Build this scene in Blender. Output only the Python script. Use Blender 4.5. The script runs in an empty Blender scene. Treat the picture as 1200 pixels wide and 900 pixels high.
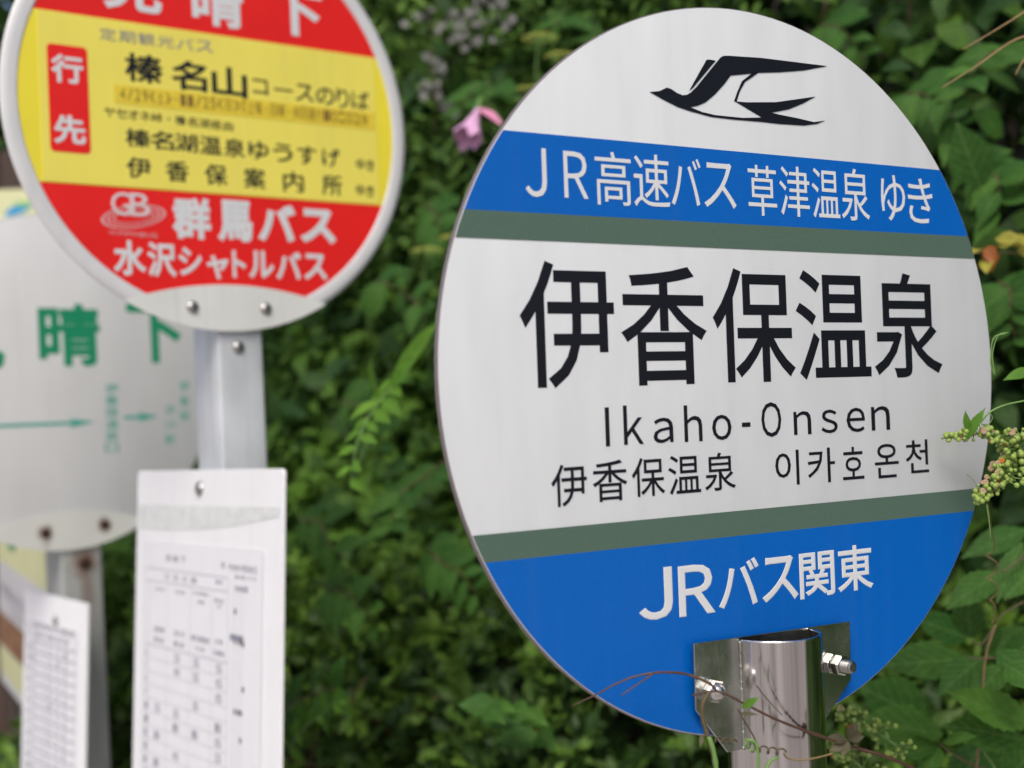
import bpy, bmesh, math, random
import numpy as np
from mathutils import Vector, Matrix
random.seed(7); RNG = np.random.default_rng(11)
SC = bpy.context.scene; COL = SC.collection
R = math.radians

# ------------------------------------------------------------------ camera
cam_d = bpy.data.cameras.new('camera'); cam = bpy.data.objects.new('camera', cam_d); COL.objects.link(cam)
cam.matrix_world = Matrix(((0.9994, 0.0005, -0.03452, 0), (0.03453, -0.01449, 0.9993, 0), (0, 0, 0, 1), (0, 0, 0, 1)))
_cx = Vector((0.9994, 0.03453, 0.0)); _cy = Vector((0.0005, -0.01449, -0.99989)); _cz = Vector((-0.03452, 0.9993, -0.0145))
# rows above are world axes seen from the camera; build the camera matrix from them
M = Matrix((_cx, _cy, _cz))
CAM = Vector((0, 0, 1.5))
cam.matrix_world = Matrix.Translation(CAM) @ M.to_4x4()
cam_d.sensor_width = 36; cam_d.lens = 48; cam_d.clip_start = 0.05; cam_d.clip_end = 2000
cam_d.dof.use_dof = True; cam_d.dof.focus_distance = 1.16; cam_d.dof.aperture_fstop = 48/13.5; cam_d.dof.aperture_blades = 7
SC.camera = cam

# ------------------------------------------------------------------ sky, sun, exposure
w = bpy.data.worlds.new("World"); SC.world = w; w.use_nodes = True
nt = w.node_tree; bg = nt.nodes['Background']
sky = nt.nodes.new('ShaderNodeTexSky'); sky.sky_type = 'NISHITA'; sky.sun_disc = False
SUN_AZ, SUN_EL = R(-170), R(50)      # azimuth clockwise from +Y: behind and to the left of the camera
sky.sun_elevation = SUN_EL; sky.sun_rotation = SUN_AZ; sky.air_density = 0.7; sky.dust_density = 4.0; sky.ozone_density = 0.6
nt.links.new(sky.outputs[0], bg.inputs[0]); bg.inputs[1].default_value = 0.13
sd = bpy.data.lights.new('sun', 'SUN'); sun = bpy.data.objects.new('sun', sd); COL.objects.link(sun)
sd.energy = 1.3; sd.angle = R(25); sd.color = (0.985, 1.0, 0.91)
sdir = Vector((math.sin(SUN_AZ)*math.cos(SUN_EL), math.cos(SUN_AZ)*math.cos(SUN_EL), math.sin(SUN_EL)))
sun.rotation_euler = sdir.to_track_quat('Z', 'Y').to_euler(); sun.location = (0, 0, 20)
SC.view_settings.view_transform = 'Standard'; SC.view_settings.look = 'None'
SC.view_settings.exposure = 0.33; SC.view_settings.gamma = 1.0

# ------------------------------------------------------------------ helpers
def at(px, py, Y):
    """point that the photograph (1200x900) shows at px,py when it lies Y metres in front"""
    d = M @ Vector(((px-600)/1600, (450-py)/1600, -1)); return CAM + d*(Y/d.y)
def tag(o, label=None, cat=None, group=None, kind=None):
    if label: o['label'] = label
    if cat: o['category'] = cat
    if group: o['group'] = group
    if kind: o['kind'] = kind
    return o
def empty(name, mat4, label, cat, group=None):
    o = bpy.data.objects.new(name, None); COL.objects.link(o); o.matrix_basis = mat4; o.empty_display_size = .05
    return tag(o, label, cat, group)
def frame(origin, X, Z):
    X = Vector(X).normalized(); Z = Vector(Z); Z = (Z - X*Z.dot(X)).normalized(); Y = Z.cross(X)
    m = Matrix((X, Y, Z)).transposed().to_4x4(); m.translation = Vector(origin); return m
def link(name, me, mats, parent=None):
    o = bpy.data.objects.new(name, me); COL.objects.link(o)
    if mats is not None:
        for m in (mats if isinstance(mats, (list, tuple)) else [mats]): me.materials.append(m)
    if parent: o.parent = parent
    return o
def from_bm(name, bm, mats, parent=None, smooth=False):
    me = bpy.data.meshes.new(name); bmesh.ops.recalc_face_normals(bm, faces=bm.faces); bm.to_mesh(me); bm.free()
    if smooth:
        me.shade_smooth() if hasattr(me, 'shade_smooth') else None
    return link(name, me, mats, parent)
def smooth_by_angle(o, ang=35):
    me = o.data; me.shade_smooth()
    try: me.set_sharp_from_angle(angle=R(ang))
    except Exception: pass
    return o
def prism(bm, pts, y0, y1, bevel=0.0):
    """polygon pts (x,z) extruded from y0 (front) to y1 (back)"""
    f = [bm.verts.new((x, y0, z)) for x, z in pts]; b = [bm.verts.new((x, y1, z)) for x, z in pts]
    n = len(pts); bm.faces.new(f); bm.faces.new(b[::-1])
    for i in range(n): bm.faces.new((f[i], b[i], b[(i+1) % n], f[(i+1) % n]))
    return f
def rbox_pts(x0, x1, z0, z1, r=0.0, n=5):
    if r <= 0: return [(x0, z0), (x1, z0), (x1, z1), (x0, z1)]
    out = []
    for cx, cz, a in ((x1-r, z0+r, -90), (x1-r, z1-r, 0), (x0+r, z1-r, 90), (x0+r, z0+r, 180)):
        for i in range(n+1): t = R(a+90*i/n); out.append((cx+r*math.cos(t), cz+r*math.sin(t)))
    return out
def disc_seg(r, z0, z1, n=48):
    """part of a disc of radius r between heights z0 and z1"""
    z0 = max(z0, -r); z1 = min(z1, r); a0 = math.asin(z0/r); a1 = math.asin(z1/r); out = []
    for i in range(n+1): t = a0+(a1-a0)*i/n; out.append((r*math.cos(t), r*math.sin(t)))
    for i in range(n+1): t = a1+(a0-a1)*i/n; out.append((-r*math.cos(t), r*math.sin(t)))
    res = []
    for p in out:
        if not res or (abs(p[0]-res[-1][0])+abs(p[1]-res[-1][1])) > 1e-6: res.append(p)
    if abs(res[0][0]-res[-1][0])+abs(res[0][1]-res[-1][1]) < 1e-6: res.pop()
    return res
def flat(name, pts, y, mat, parent, oz=0.0, thick=0.0004):
    bm = bmesh.new(); prism(bm, [(x, z+oz) for x, z in pts], y-thick, y); return from_bm(name, bm, mat, parent)
def resample(pts, n=4):
    P = [Vector(p) for p in pts]
    if len(P) < 3: return P
    out = []
    for i in range(len(P)-1):
        p0 = P[max(i-1, 0)]; p1 = P[i]; p2 = P[i+1]; p3 = P[min(i+2, len(P)-1)]
        for k in range(n):
            t = k/n; out.append(0.5*((2*p1)+(p2-p0)*t+(2*p0-5*p1+4*p2-p3)*t*t+(-p0+3*p1-3*p2+p3)*t**3))
    out.append(P[-1]); return out
def tube(bm, pts, r0, r1=None, n=6, sm=4, wob=0.0):
    P = resample(pts, sm); r1 = r0 if r1 is None else r1; rings = []
    nrm = None
    for i, p in enumerate(P):
        t = (P[min(i+1, len(P)-1)]-P[max(i-1, 0)]).normalized()
        if nrm is None: nrm = t.orthogonal().normalized()
        nrm = (nrm - t*nrm.dot(t)).normalized(); b = t.cross(nrm)
        rr = (r0+(r1-r0)*i/(len(P)-1))*(1+wob*random.uniform(-1, 1))
        rings.append([bm.verts.new(p+(nrm*math.cos(a)+b*math.sin(a))*rr) for a in [2*math.pi*k/n for k in range(n)]])
    for a, b in zip(rings, rings[1:]):
        for k in range(n):
            f = bm.faces.new((a[k], a[(k+1) % n], b[(k+1) % n], b[k])); f.smooth = True
    for rg, fl in ((rings[0], 1), (rings[-1], 0)):
        try: bm.faces.new(rg[::-1] if fl else rg)
        except Exception: pass
def lathe(bm, origin, axis, prof, n=20, hexn=None):
    """prof: list of (distance along axis, radius)"""
    axis = Vector(axis).normalized(); u = axis.orthogonal().normalized(); v = axis.cross(u); o = Vector(origin); rings = []
    for d, r in prof:
        rings.append([bm.verts.new(o+axis*d+(u*math.cos(2*math.pi*k/n)+v*math.sin(2*math.pi*k/n))*r) for k in range(n)])
    for a, b in zip(rings, rings[1:]):
        for k in range(n): bm.faces.new((a[k], a[(k+1) % n], b[(k+1) % n], b[k]))
    bm.faces.new(rings[0][::-1]); bm.faces.new(rings[-1])

# ------------------------------------------------------------------ materials
def mat(name, base, rough=0.5, metal=0.0, spec=0.5, noise=0.0, nscale=20, bump=0.0, bscale=200, coat=0.0, stretch=(1, 1, 1), rvar=0.0):
    m = bpy.data.materials.new(name); m.use_nodes = True; n = m.node_tree; p = n.nodes['Principled BSDF']
    p.inputs['Base Color'].default_value = (*base, 1); p.inputs['Roughness'].default_value = rough
    p.inputs['Metallic'].default_value = metal; p.inputs['Specular IOR Level'].default_value = spec
    p.inputs['Coat Weight'].default_value = coat; p.inputs['Coat Roughness'].default_value = .12
    tc = n.nodes.new('ShaderNodeTexCoord'); mp = n.nodes.new('ShaderNodeMapping'); mp.inputs['Scale'].default_value = stretch
    n.links.new(tc.outputs['Object'], mp.inputs[0])
    if noise > 0:
        t = n.nodes.new('ShaderNodeTexNoise'); t.inputs['Scale'].default_value = nscale; t.inputs['Detail'].default_value = 6
        n.links.new(mp.outputs[0], t.inputs['Vector'])
        r = n.nodes.new('ShaderNodeMapRange'); r.inputs[1].default_value = .3; r.inputs[2].default_value = .7
        r.inputs[3].default_value = 1-noise; r.inputs[4].default_value = 1+noise*.4
        n.links.new(t.outputs['Fac'], r.inputs[0])
        hsv = n.nodes.new('ShaderNodeHueSaturation'); hsv.inputs['Color'].default_value = (*base, 1)
        n.links.new(r.outputs[0], hsv.inputs['Value']); n.links.new(hsv.outputs[0], p.inputs['Base Color'])
        if rvar > 0:
            r2 = n.nodes.new('ShaderNodeMapRange'); r2.inputs[1].default_value = .3; r2.inputs[2].default_value = .7
            r2.inputs[3].default_value = rough-rvar; r2.inputs[4].default_value = rough+rvar
            n.links.new(t.outputs['Fac'], r2.inputs[0]); n.links.new(r2.outputs[0], p.inputs['Roughness'])
    if bump > 0:
        t2 = n.nodes.new('ShaderNodeTexNoise'); t2.inputs['Scale'].default_value = bscale; t2.inputs['Detail'].default_value = 3
        n.links.new(mp.outputs[0], t2.inputs['Vector'])
        b = n.nodes.new('ShaderNodeBump'); b.inputs['Strength'].default_value = bump; b.inputs['Distance'].default_value = .001
        n.links.new(t2.outputs['Fac'], b.inputs['Height']); n.links.new(b.outputs[0], p.inputs['Normal'])
    return m
def stains(m, spots):
    """rust stains with a shape of their own: (x, z, radius, run length) in object space"""
    n = m.node_tree; p = n.nodes['Principled BSDF']; src = p.inputs['Base Color'].links[0].from_socket if p.inputs['Base Color'].links else None
    tc = n.nodes.new('ShaderNodeTexCoord'); nz = n.nodes.new('ShaderNodeTexNoise'); nz.inputs['Scale'].default_value = 90
    n.links.new(tc.outputs['Object'], nz.inputs['Vector']); last = None
    for (x, z, r, run) in spots:
        for (cx, cz, sx, sz) in ((x, z, r, r), (x+.1*r, z-run*.5, r*.55, run*.75)) if run else ((x, z, r, r),):
            mp = n.nodes.new('ShaderNodeMapping'); mp.vector_type = 'POINT'
            mp.inputs['Location'].default_value = (-cx/sx, 0, -cz/sz); mp.inputs['Scale'].default_value = (1/sx, 0, 1/sz)
            n.links.new(tc.outputs['Object'], mp.inputs[0])
            ln = n.nodes.new('ShaderNodeVectorMath'); ln.operation = 'LENGTH'; n.links.new(mp.outputs[0], ln.inputs[0])
            ad = n.nodes.new('ShaderNodeMath'); ad.operation = 'MULTIPLY_ADD'; ad.inputs[1].default_value = .9; n.links.new(nz.outputs['Fac'], ad.inputs[0]); n.links.new(ln.outputs['Value'], ad.inputs[2])
            rr = n.nodes.new('ShaderNodeMapRange'); rr.inputs[1].default_value = 1.55; rr.inputs[2].default_value = .7
            rr.inputs[3].default_value = 0; rr.inputs[4].default_value = .92 if sx == r else .45; n.links.new(ad.outputs[0], rr.inputs[0])
            if last is None: last = rr.outputs[0]
            else:
                mx = n.nodes.new('ShaderNodeMath'); mx.operation = 'MAXIMUM'; n.links.new(last, mx.inputs[0]); n.links.new(rr.outputs[0], mx.inputs[1]); last = mx.outputs[0]
    mix = n.nodes.new('ShaderNodeMixRGB'); n.links.new(last, mix.inputs[0])
    if src: n.links.new(src, mix.inputs[1])
    else: mix.inputs[1].default_value = p.inputs['Base Color'].default_value
    mix.inputs[2].default_value = (.16, .055, .02, 1); n.links.new(mix.outputs[0], p.inputs['Base Color'])
    return m

W_SHEET = mat('white_reflective_sheet', (.63, .65, .665), .34, noise=.05, nscale=35, bump=.10, bscale=900, rvar=.05, stretch=(1, 1, .25))
BLUE = mat('blue_film', (.0005, .112, .47), .36, spec=.3, noise=.07, nscale=300, bump=.12, bscale=1200)
GREYGREEN = mat('grey_green_film', (.085, .14, .108), .36, spec=.3, noise=.07, nscale=420, bump=.12, bscale=1200)
PALE_INK = mat('pale_ink', (.66, .67, .68), .35)
BLACK_INK = mat('black_ink', (.006, .007, .012), .4, spec=.3)
ALU = mat('aluminium_edge', (.26, .22, .22), .5, .6)
STEEL = mat('polished_stainless_steel', (.66, .62, .60), .14, 1.0, noise=.38, nscale=130, bump=.75, bscale=75, stretch=(1, 1, .012), rvar=.05)
STEEL_PLATE = mat('brushed_steel_plate', (.52, .53, .49), .24, 1.0, noise=.18, nscale=25, bump=.10, bscale=300, rvar=.06)
GALV = mat('galvanised_steel', (.62, .65, .68), .55, .2, noise=.18, nscale=18, bump=.2, bscale=90, stretch=(1, 1, .4), rvar=.1)
GALV_W = mat('weathered_pale_steel', (.50, .51, .49), .6, .15, noise=.25, nscale=14, bump=.2, bscale=80, stretch=(1, 1, .3))
RED = mat('red_film', (.74, .018, .016), .42, spec=.2, noise=.08, nscale=8, bump=.05)
YELLOW = mat('yellow_film', (.80, .68, .05), .42, spec=.25, noise=.05, nscale=6)
YELLOW2 = mat('faded_yellow_film', (.80, .70, .12), .42, spec=.25, noise=.06, nscale=5, rvar=.05)
OCHRE = mat('amber_patch_film', (.76, .58, .04), .45, noise=.12, nscale=60)
RIM = mat('pale_grey_rim', (.64, .64, .65), .35, noise=.05, nscale=12)
RIM_W = mat('off_white_plate', (.68, .69, .66), .4, noise=.06, nscale=14)
WHITE_SIGN = mat('dull_white_enamel', (.70, .705, .715), .5, noise=.10, nscale=5, bump=.05, stretch=(1, 1, .5))
GREEN_INK = mat('green_ink', (.010, .27, .13), .45)
TEAL_INK = mat('teal_ink', (.05, .38, .30), .5)
PLASTIC = mat('white_plastic_board', (.84, .84, .86), .25, noise=.03, nscale=10)
PAPER = mat('printed_paper', (.80, .80, .83), .3, coat=.3, noise=.03, nscale=30)
GREY_INK = mat('grey_ink', (.20, .20, .26), .6)
DARK_INK = mat('dark_ink', (.035, .045, .05), .6)
LIGHT_LINE = mat('light_grey_line', (.40, .40, .46), .6)
SILVER = mat('crinkled_clear_tape', (.71, .72, .72), .25, noise=.12, nscale=60, bump=.6, bscale=120)
BOLT = mat('bolt_steel', (.45, .44, .42), .28, 1.0, noise=.2, nscale=200)
BRIGHT_BOLT = mat('bright_stainless_bolt', (.72, .71, .68), .16, 1.0, noise=.1, nscale=150)
RUST = mat('rusty_bolt', (.05, .022, .014), .85, .1, noise=.5, nscale=250, bump=.6, bscale=500)
PALE_YEL = mat('pale_yellow_board', (.66, .66, .38), .5, noise=.08, nscale=6)
BROWN_MAP = mat('brown_map_print', (.30, .15, .075), .6, noise=.6, nscale=22)
WOOD = mat('dark_brown_timber', (.075, .045, .035), .75, noise=.4, nscale=9, bump=.5, bscale=50, stretch=(3, 3, .4))
GLYPHS = {
 'band': [["Ｊ",-0.2196,-0.2004,0.1327,0.1698],["Ｒ",-0.1846,-0.1623,0.1336,0.1693],["高",-0.1553,-0.1207,0.1298,0.1717],["速",-0.1183,-0.0823,0.1304,0.1723],["バ",-0.0808,-0.0498,0.1332,0.1717],["ス",-0.0468,-0.0125,0.1329,0.17],["草",0.001,0.0328,0.1287,0.171],["津",0.0362,0.0709,0.1296,0.1725],["温",0.0738,0.1067,0.1298,0.1727],["泉",0.1091,0.1437,0.1292,0.175],["ゆ",0.1587,0.1896,0.1311,0.1723],["き",0.1934,0.226,0.1304,0.1713]],
 'name': [["伊",-0.2287,-0.1417,-0.0108,0.0852],["香",-0.1355,-0.0491,-0.0106,0.0838],["保",-0.0422,0.0476,-0.0103,0.0841],["温",0.0499,0.1386,-0.0097,0.0842],["泉",0.143,0.2315,-0.0098,0.0842]],
 'roman': [["|",-0.1540,-0.1500,-0.0566,-0.0266],["ｋ",-0.1365,-0.1171,-0.0562,-0.0256],["ａ",-0.1075,-0.0875,-0.0564,-0.0363],["ｈ",-0.0761,-0.0575,-0.0566,-0.0273],["ｏ",-0.0472,-0.0265,-0.0567,-0.036],["－",-0.0151,-0.0059,-0.047,-0.0433],["Ｏ",0.0064,0.0287,-0.0565,-0.0274],["ｎ",0.0428,0.063,-0.0559,-0.036],["ｓ",0.0748,0.0944,-0.056,-0.0357],["ｅ",0.1053,0.1279,-0.0564,-0.035],["ｎ",0.136,0.1593,-0.0559,-0.0346]],
 'small': [["伊",-0.2058,-0.173,-0.1,-0.0683],["香",-0.1678,-0.1346,-0.0988,-0.0672],["保",-0.1302,-0.0977,-0.0975,-0.0671],["温",-0.0941,-0.061,-0.0979,-0.0669],["泉",-0.0568,-0.024,-0.0975,-0.0667],["이",0.02,0.0472,-0.0979,-0.0684],["카",0.0571,0.0894,-0.098,-0.0683],["호",0.0985,0.1246,-0.0975,-0.069],["온",0.1383,0.1686,-0.0985,-0.0683],["천",0.1778,0.2079,-0.0964,-0.0665]],
 'foot': [["Ｊ",-0.1281,-0.0942,-0.1942,-0.154],["Ｒ",-0.0882,-0.0508,-0.195,-0.1549],["バ",-0.047,-0.0028,-0.1933,-0.1545],["ス",0.0,0.0407,-0.1937,-0.1563],["関",0.0426,0.0838,-0.195,-0.1564],["東",0.087,0.1305,-0.1939,-0.1545]],
 'r_head': [["見",-0.1624,-0.0804,0.1263,0.1919],["晴",-0.0372,0.0401,0.1234,0.1934],["下",0.0798,0.1663,0.1269,0.1952]],
 'r_tour': [["定",-0.169,-0.1468,0.0823,0.0986],["期",-0.143,-0.1202,0.0826,0.0989],["観",-0.1165,-0.0931,0.0829,0.0992],["光",-0.0896,-0.0656,0.0832,0.0996],["バ",-0.0622,-0.0375,0.0835,0.0999],["ス",-0.0343,-0.009,0.0839,0.1002]],
 'r_haruna': [["榛",-0.1366,-0.0835,0.0312,0.0701],["名",-0.0719,-0.0193,0.028,0.0691],["山",-0.0129,0.0407,0.0255,0.0676]],
 'r_course': [["コ",0.0492,0.0729,0.0345,0.0563],["ー",0.0829,0.1121,0.0433,0.0466],["ス",0.1167,0.1459,0.0314,0.0571],["の",0.15,0.1804,0.0306,0.056],["り",0.1841,0.2047,0.0286,0.0582],["ば",0.2091,0.2399,0.03,0.0576]],
 'r_date': [["4",-0.1448,-0.138,0.0052,0.0208],["/",-0.1345,-0.1276,0.0052,0.0208],["2",-0.1241,-0.1171,0.0053,0.0209],["9",-0.1137,-0.1065,0.0053,0.021],["(",-0.1032,-0.0959,0.0054,0.0211],["土",-0.0926,-0.0852,0.0054,0.0212],[")",-0.0819,-0.0744,0.0055,0.0213],["～",-0.0712,-0.0635,0.0055,0.0214],["1",-0.0604,-0.0525,0.0056,0.0215],["1",-0.0495,-0.0415,0.0056,0.0216],["/",-0.0385,-0.0304,0.0057,0.0217],["2",-0.0275,-0.0192,0.0057,0.0218],["5",-0.0164,-0.008,0.0058,0.0219],["(",-0.0052,0.0034,0.0058,0.022],["日",0.0061,0.0148,0.0058,0.0221],[")",0.0174,0.0263,0.0059,0.0222],["の",0.0289,0.0379,0.0059,0.0223],["土",0.0404,0.0496,0.006,0.0224],["曜",0.052,0.0614,0.006,0.0225],["・",0.0637,0.0732,0.0061,0.0226],["日",0.0755,0.0852,0.0062,0.0227],["曜",0.0874,0.0972,0.0062,0.0228],["・",0.0993,0.1093,0.0063,0.0229],["祝",0.1113,0.1215,0.0063,0.023],["日",0.1235,0.1338,0.0064,0.0231],["運",0.1357,0.1462,0.0064,0.0232],["行",0.148,0.1587,0.0065,0.0233],["1",0.1604,0.1713,0.0065,0.0234],["0",0.1729,0.184,0.0066,0.0235],[":",0.1855,0.1968,0.0066,0.0236],["0",0.1982,0.2096,0.0067,0.0237],["2",0.211,0.2226,0.0067,0.0238],["発",0.2239,0.2357,0.0068,0.0239]],
 'r_via': [["ヤ",-0.1664,-0.1535,-0.0187,-0.0079],["セ",-0.1503,-0.1374,-0.019,-0.008],["オ",-0.1341,-0.1211,-0.0193,-0.0082],["ネ",-0.1178,-0.1047,-0.0196,-0.0083],["峠",-0.1012,-0.088,-0.0199,-0.0084],["・",-0.0845,-0.0712,-0.0203,-0.0086],["榛",-0.0676,-0.0542,-0.0206,-0.0087],["名",-0.0505,-0.037,-0.0209,-0.0089],["湖",-0.0332,-0.0196,-0.0212,-0.009],["経",-0.0157,-0.002,-0.0216,-0.0092],["由",0.002,0.0158,-0.0219,-0.0093]],
 'r_lake': [["榛",-0.1394,-0.1051,-0.0569,-0.0319],["名",-0.1054,-0.0716,-0.0573,-0.032],["湖",-0.0707,-0.0374,-0.0577,-0.0322],["温",-0.0351,-0.0023,-0.0582,-0.0323],["泉",0.0012,0.0335,-0.0586,-0.0325],["ゆ",0.0384,0.0701,-0.059,-0.0326],["う",0.0765,0.1077,-0.0595,-0.0328],["す",0.1156,0.146,-0.0599,-0.033],["げ",0.1556,0.1854,-0.0604,-0.0331]],
 'r_yuki1': [["ゆ",0.2126,0.2269,-0.06,-0.0441],["き",0.2295,0.2433,-0.061,-0.0444]],
 'r_info': [["伊",-0.1399,-0.1057,-0.0984,-0.0705],["香",-0.0855,-0.0515,-0.0992,-0.0708],["保",-0.029,0.0048,-0.0999,-0.0711],["案",0.0296,0.0631,-0.1007,-0.0715],["内",0.0904,0.1236,-0.1015,-0.0718],["所",0.1536,0.1865,-0.1024,-0.0722]],
 'r_yuki2': [["ゆ",0.2106,0.2249,-0.0987,-0.0826],["き",0.2274,0.2413,-0.0999,-0.0832]],
 'r_gb': [["G",-0.1624,-0.1351,-0.1496,-0.1185],["B",-0.1367,-0.1088,-0.1492,-0.1183]],
 'r_gbsub': [["G",-0.1665,-0.1598,-0.175,-0.1693],["U",-0.1582,-0.1514,-0.1753,-0.1696],["N",-0.15,-0.143,-0.1756,-0.1698],["M",-0.1416,-0.1344,-0.176,-0.17],["A",-0.1333,-0.1259,-0.1763,-0.1703],["B",-0.1249,-0.1173,-0.1766,-0.1705],["U",-0.1164,-0.1086,-0.1769,-0.1707],["S",-0.1079,-0.0999,-0.1772,-0.171]],
 'r_gunma': [["群",-0.0785,-0.0223,-0.1763,-0.119],["馬",-0.013,0.0404,-0.1772,-0.1189],["バ",0.0479,0.1089,-0.1741,-0.1204],["ス",0.1147,0.1739,-0.174,-0.1234]],
 'r_shuttle': [["水",-0.1622,-0.1171,-0.2288,-0.1821],["沢",-0.1156,-0.0744,-0.2296,-0.1825],["シ",-0.0718,-0.0378,-0.2264,-0.1872],["ャ",-0.0309,0.0017,-0.2305,-0.197],["ト",0.0071,0.0277,-0.2271,-0.1891],["ル",0.0318,0.0711,-0.227,-0.1881],["バ",0.074,0.115,-0.2273,-0.1874],["ス",0.118,0.1564,-0.2273,-0.1889]],
 'r_dest': [["行",-0.2352,-0.1931,0.0186,0.0558],["先",-0.2347,-0.1926,-0.061,-0.0229]],
 'w_name': [["見",-0.2089,-0.1027,0.0212,0.1305],["晴",-0.0415,0.0739,0.026,0.1384],["下",0.1271,0.2423,0.0299,0.1414]],
 'w_v1': [["伊",0.078,0.1046,-0.0248,-0.0067],["香",0.0772,0.1037,-0.0464,-0.0284],["保",0.0764,0.1029,-0.0679,-0.0502],["温",0.0755,0.102,-0.0895,-0.0719],["泉",0.0747,0.1012,-0.111,-0.0936],["口",0.0739,0.1003,-0.1325,-0.1152]],
 'w_v2': [["渋",0.1962,0.2173,-0.0676,-0.0501],["川",0.1948,0.2159,-0.0954,-0.078],["駅",0.1934,0.2145,-0.1231,-0.1059]],
 'w_v3': [["伊",0.2279,0.2494,-0.0244,-0.0054],["香",0.2264,0.2479,-0.0525,-0.0337],["保",0.225,0.2465,-0.0805,-0.0619]],
}
for it in GLYPHS['r_via']:
    cx, cz = (it[1]+it[2])/2, (it[3]+it[4])/2; it[1:] = [cx-.0076, cx+.0076, cz-.0066, cz+.0066]
BIRD = [[[-0.0989,0.222],[-0.0891,0.2236],[-0.0814,0.2272],[-0.0768,0.2263],[-0.0712,0.2238],[-0.0655,0.2224],[-0.0607,0.2233],[-0.0563,0.2258],[-0.0507,0.2305],[-0.0238,0.2575],[-0.0208,0.2591],[-0.0157,0.2598],[0.0211,0.2619],[0.0976,0.2629],[0.0697,0.2563],[0.0416,0.2519],[0.0184,0.2491],[-0.0135,0.2436],[-0.0209,0.2357],[-0.0313,0.2263],[-0.0415,0.219],[-0.0494,0.2156],[-0.0577,0.2134],[-0.0458,0.2106],[-0.0321,0.2092],[-0.002,0.2094],[0.0197,0.2115],[-0.0095,0.2225],[0.0027,0.2228],[0.0361,0.2259],[0.0619,0.2309],[0.0822,0.2348],[0.0683,0.228],[0.0507,0.2212],[0.0303,0.2165],[0.0398,0.2156],[0.0611,0.2142],[0.0795,0.2125],[0.0928,0.2149],[0.0827,0.2112],[0.0673,0.2086],[0.0394,0.2077],[0.0184,0.2078],[-0.0122,0.2072],[-0.0361,0.2074],[-0.0575,0.2101],[-0.0708,0.2125],[-0.0857,0.2172]],[[-0.0107,0.2227],[-0.0064,0.2314],[-0.0011,0.2402],[0.0112,0.2485],[0.0184,0.2496],[0.0019,0.2397],[-0.0042,0.2311],[-0.0083,0.222]],[[-0.0582,0.2271],[-0.0388,0.254],[-0.0349,0.2545],[-0.029,0.2542],[-0.0331,0.2505],[-0.0546,0.2293]]]

def weather(m, amount=.12):
    """fine rain streaks and specks of dirt, in object space"""
    n = m.node_tree; p = n.nodes['Principled BSDF']; src = p.inputs['Base Color'].links[0].from_socket
    tc = n.nodes.new('ShaderNodeTexCoord'); last = src
    for sc_, st, lo, hi, am in ((420, (1, 1, 1), .70, .78, amount*3), (55, (1, 1, .05), .52, .75, amount), (9, (1, 1, .6), .5, .8, amount*.8)):
        mp = n.nodes.new('ShaderNodeMapping'); mp.inputs['Scale'].default_value = st; n.links.new(tc.outputs['Object'], mp.inputs[0])
        t = n.nodes.new('ShaderNodeTexNoise'); t.inputs['Scale'].default_value = sc_; t.inputs['Detail'].default_value = 2; n.links.new(mp.outputs[0], t.inputs['Vector'])
        r = n.nodes.new('ShaderNodeMapRange'); r.inputs[1].default_value = lo; r.inputs[2].default_value = hi; r.inputs[4].default_value = am; n.links.new(t.outputs['Fac'], r.inputs[0])
        mx = n.nodes.new('ShaderNodeMixRGB'); n.links.new(r.outputs[0], mx.inputs[0]); n.links.new(last, mx.inputs[1]); mx.inputs[2].default_value = (.22, .22, .19, 1); last = mx.outputs[0]
    n.links.new(last, p.inputs['Base Color'])
for m_, a_ in ((W_SHEET, .05), (BLUE, .02), (RIM, .15), (RIM_W, .15), (WHITE_SIGN, .06), (PLASTIC, .05), (GALV, .3), (YELLOW2, .05)): weather(m_, a_)

# ------------------------------------------------------------------ lettering (flat print: outlines filled as thin mesh)
_cache = {}
def glyph(ch, bold):
    k = (ch, bold)
    if k in _cache: return _cache[k]
    cu = bpy.data.curves.new('g', 'FONT'); cu.body = ch; cu.resolution_u = 3; cu.bevel_depth = bold; cu.bevel_resolution = 0
    o = bpy.data.objects.new('g', cu); COL.objects.link(o)
    me = bpy.data.meshes.new_from_object(o.evaluated_get(bpy.context.evaluated_depsgraph_get()))
    v = np.empty(len(me.vertices)*3, dtype=np.float64); me.vertices.foreach_get('co', v); v = v.reshape(-1, 3)
    fs = [tuple(p.vertices) for p in me.polygons]
    if bold > 0:                       # keep the faces the front shows
        keep = [i for i, p in enumerate(me.polygons) if p.normal.z > -0.2]; fs = [fs[i] for i in keep]
    bpy.data.objects.remove(o); bpy.data.curves.remove(cu); bpy.data.meshes.remove(me)
    _cache[k] = (v, fs); return _cache[k]
def lettering(name, items, y, mat_, parent, oz, bold=0.0, rz=0.0002):
    """a run of characters is one mesh; characters set wide apart are separate ones"""
    runs = []
    for it in items:
        if name == 'lettering' and runs:
            p = runs[-1][-1]; gx = max(it[1]-p[2], p[1]-it[2]); gz = max(it[3]-p[4], p[3]-it[4]); wd = max(it[2]-it[1], .4*(it[4]-it[3]))
            if max(gx, gz) > .35*wd: runs.append([]) 
        if not runs: runs.append([])
        runs[-1].append(it)
    for r_ in runs: o = lettering_run(name if len(r_) > 1 or name != 'lettering' else 'character', r_, y, mat_, parent, oz, bold, rz)
    if name != 'lettering': o['kind'] = 'stuff'
    return o
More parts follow.
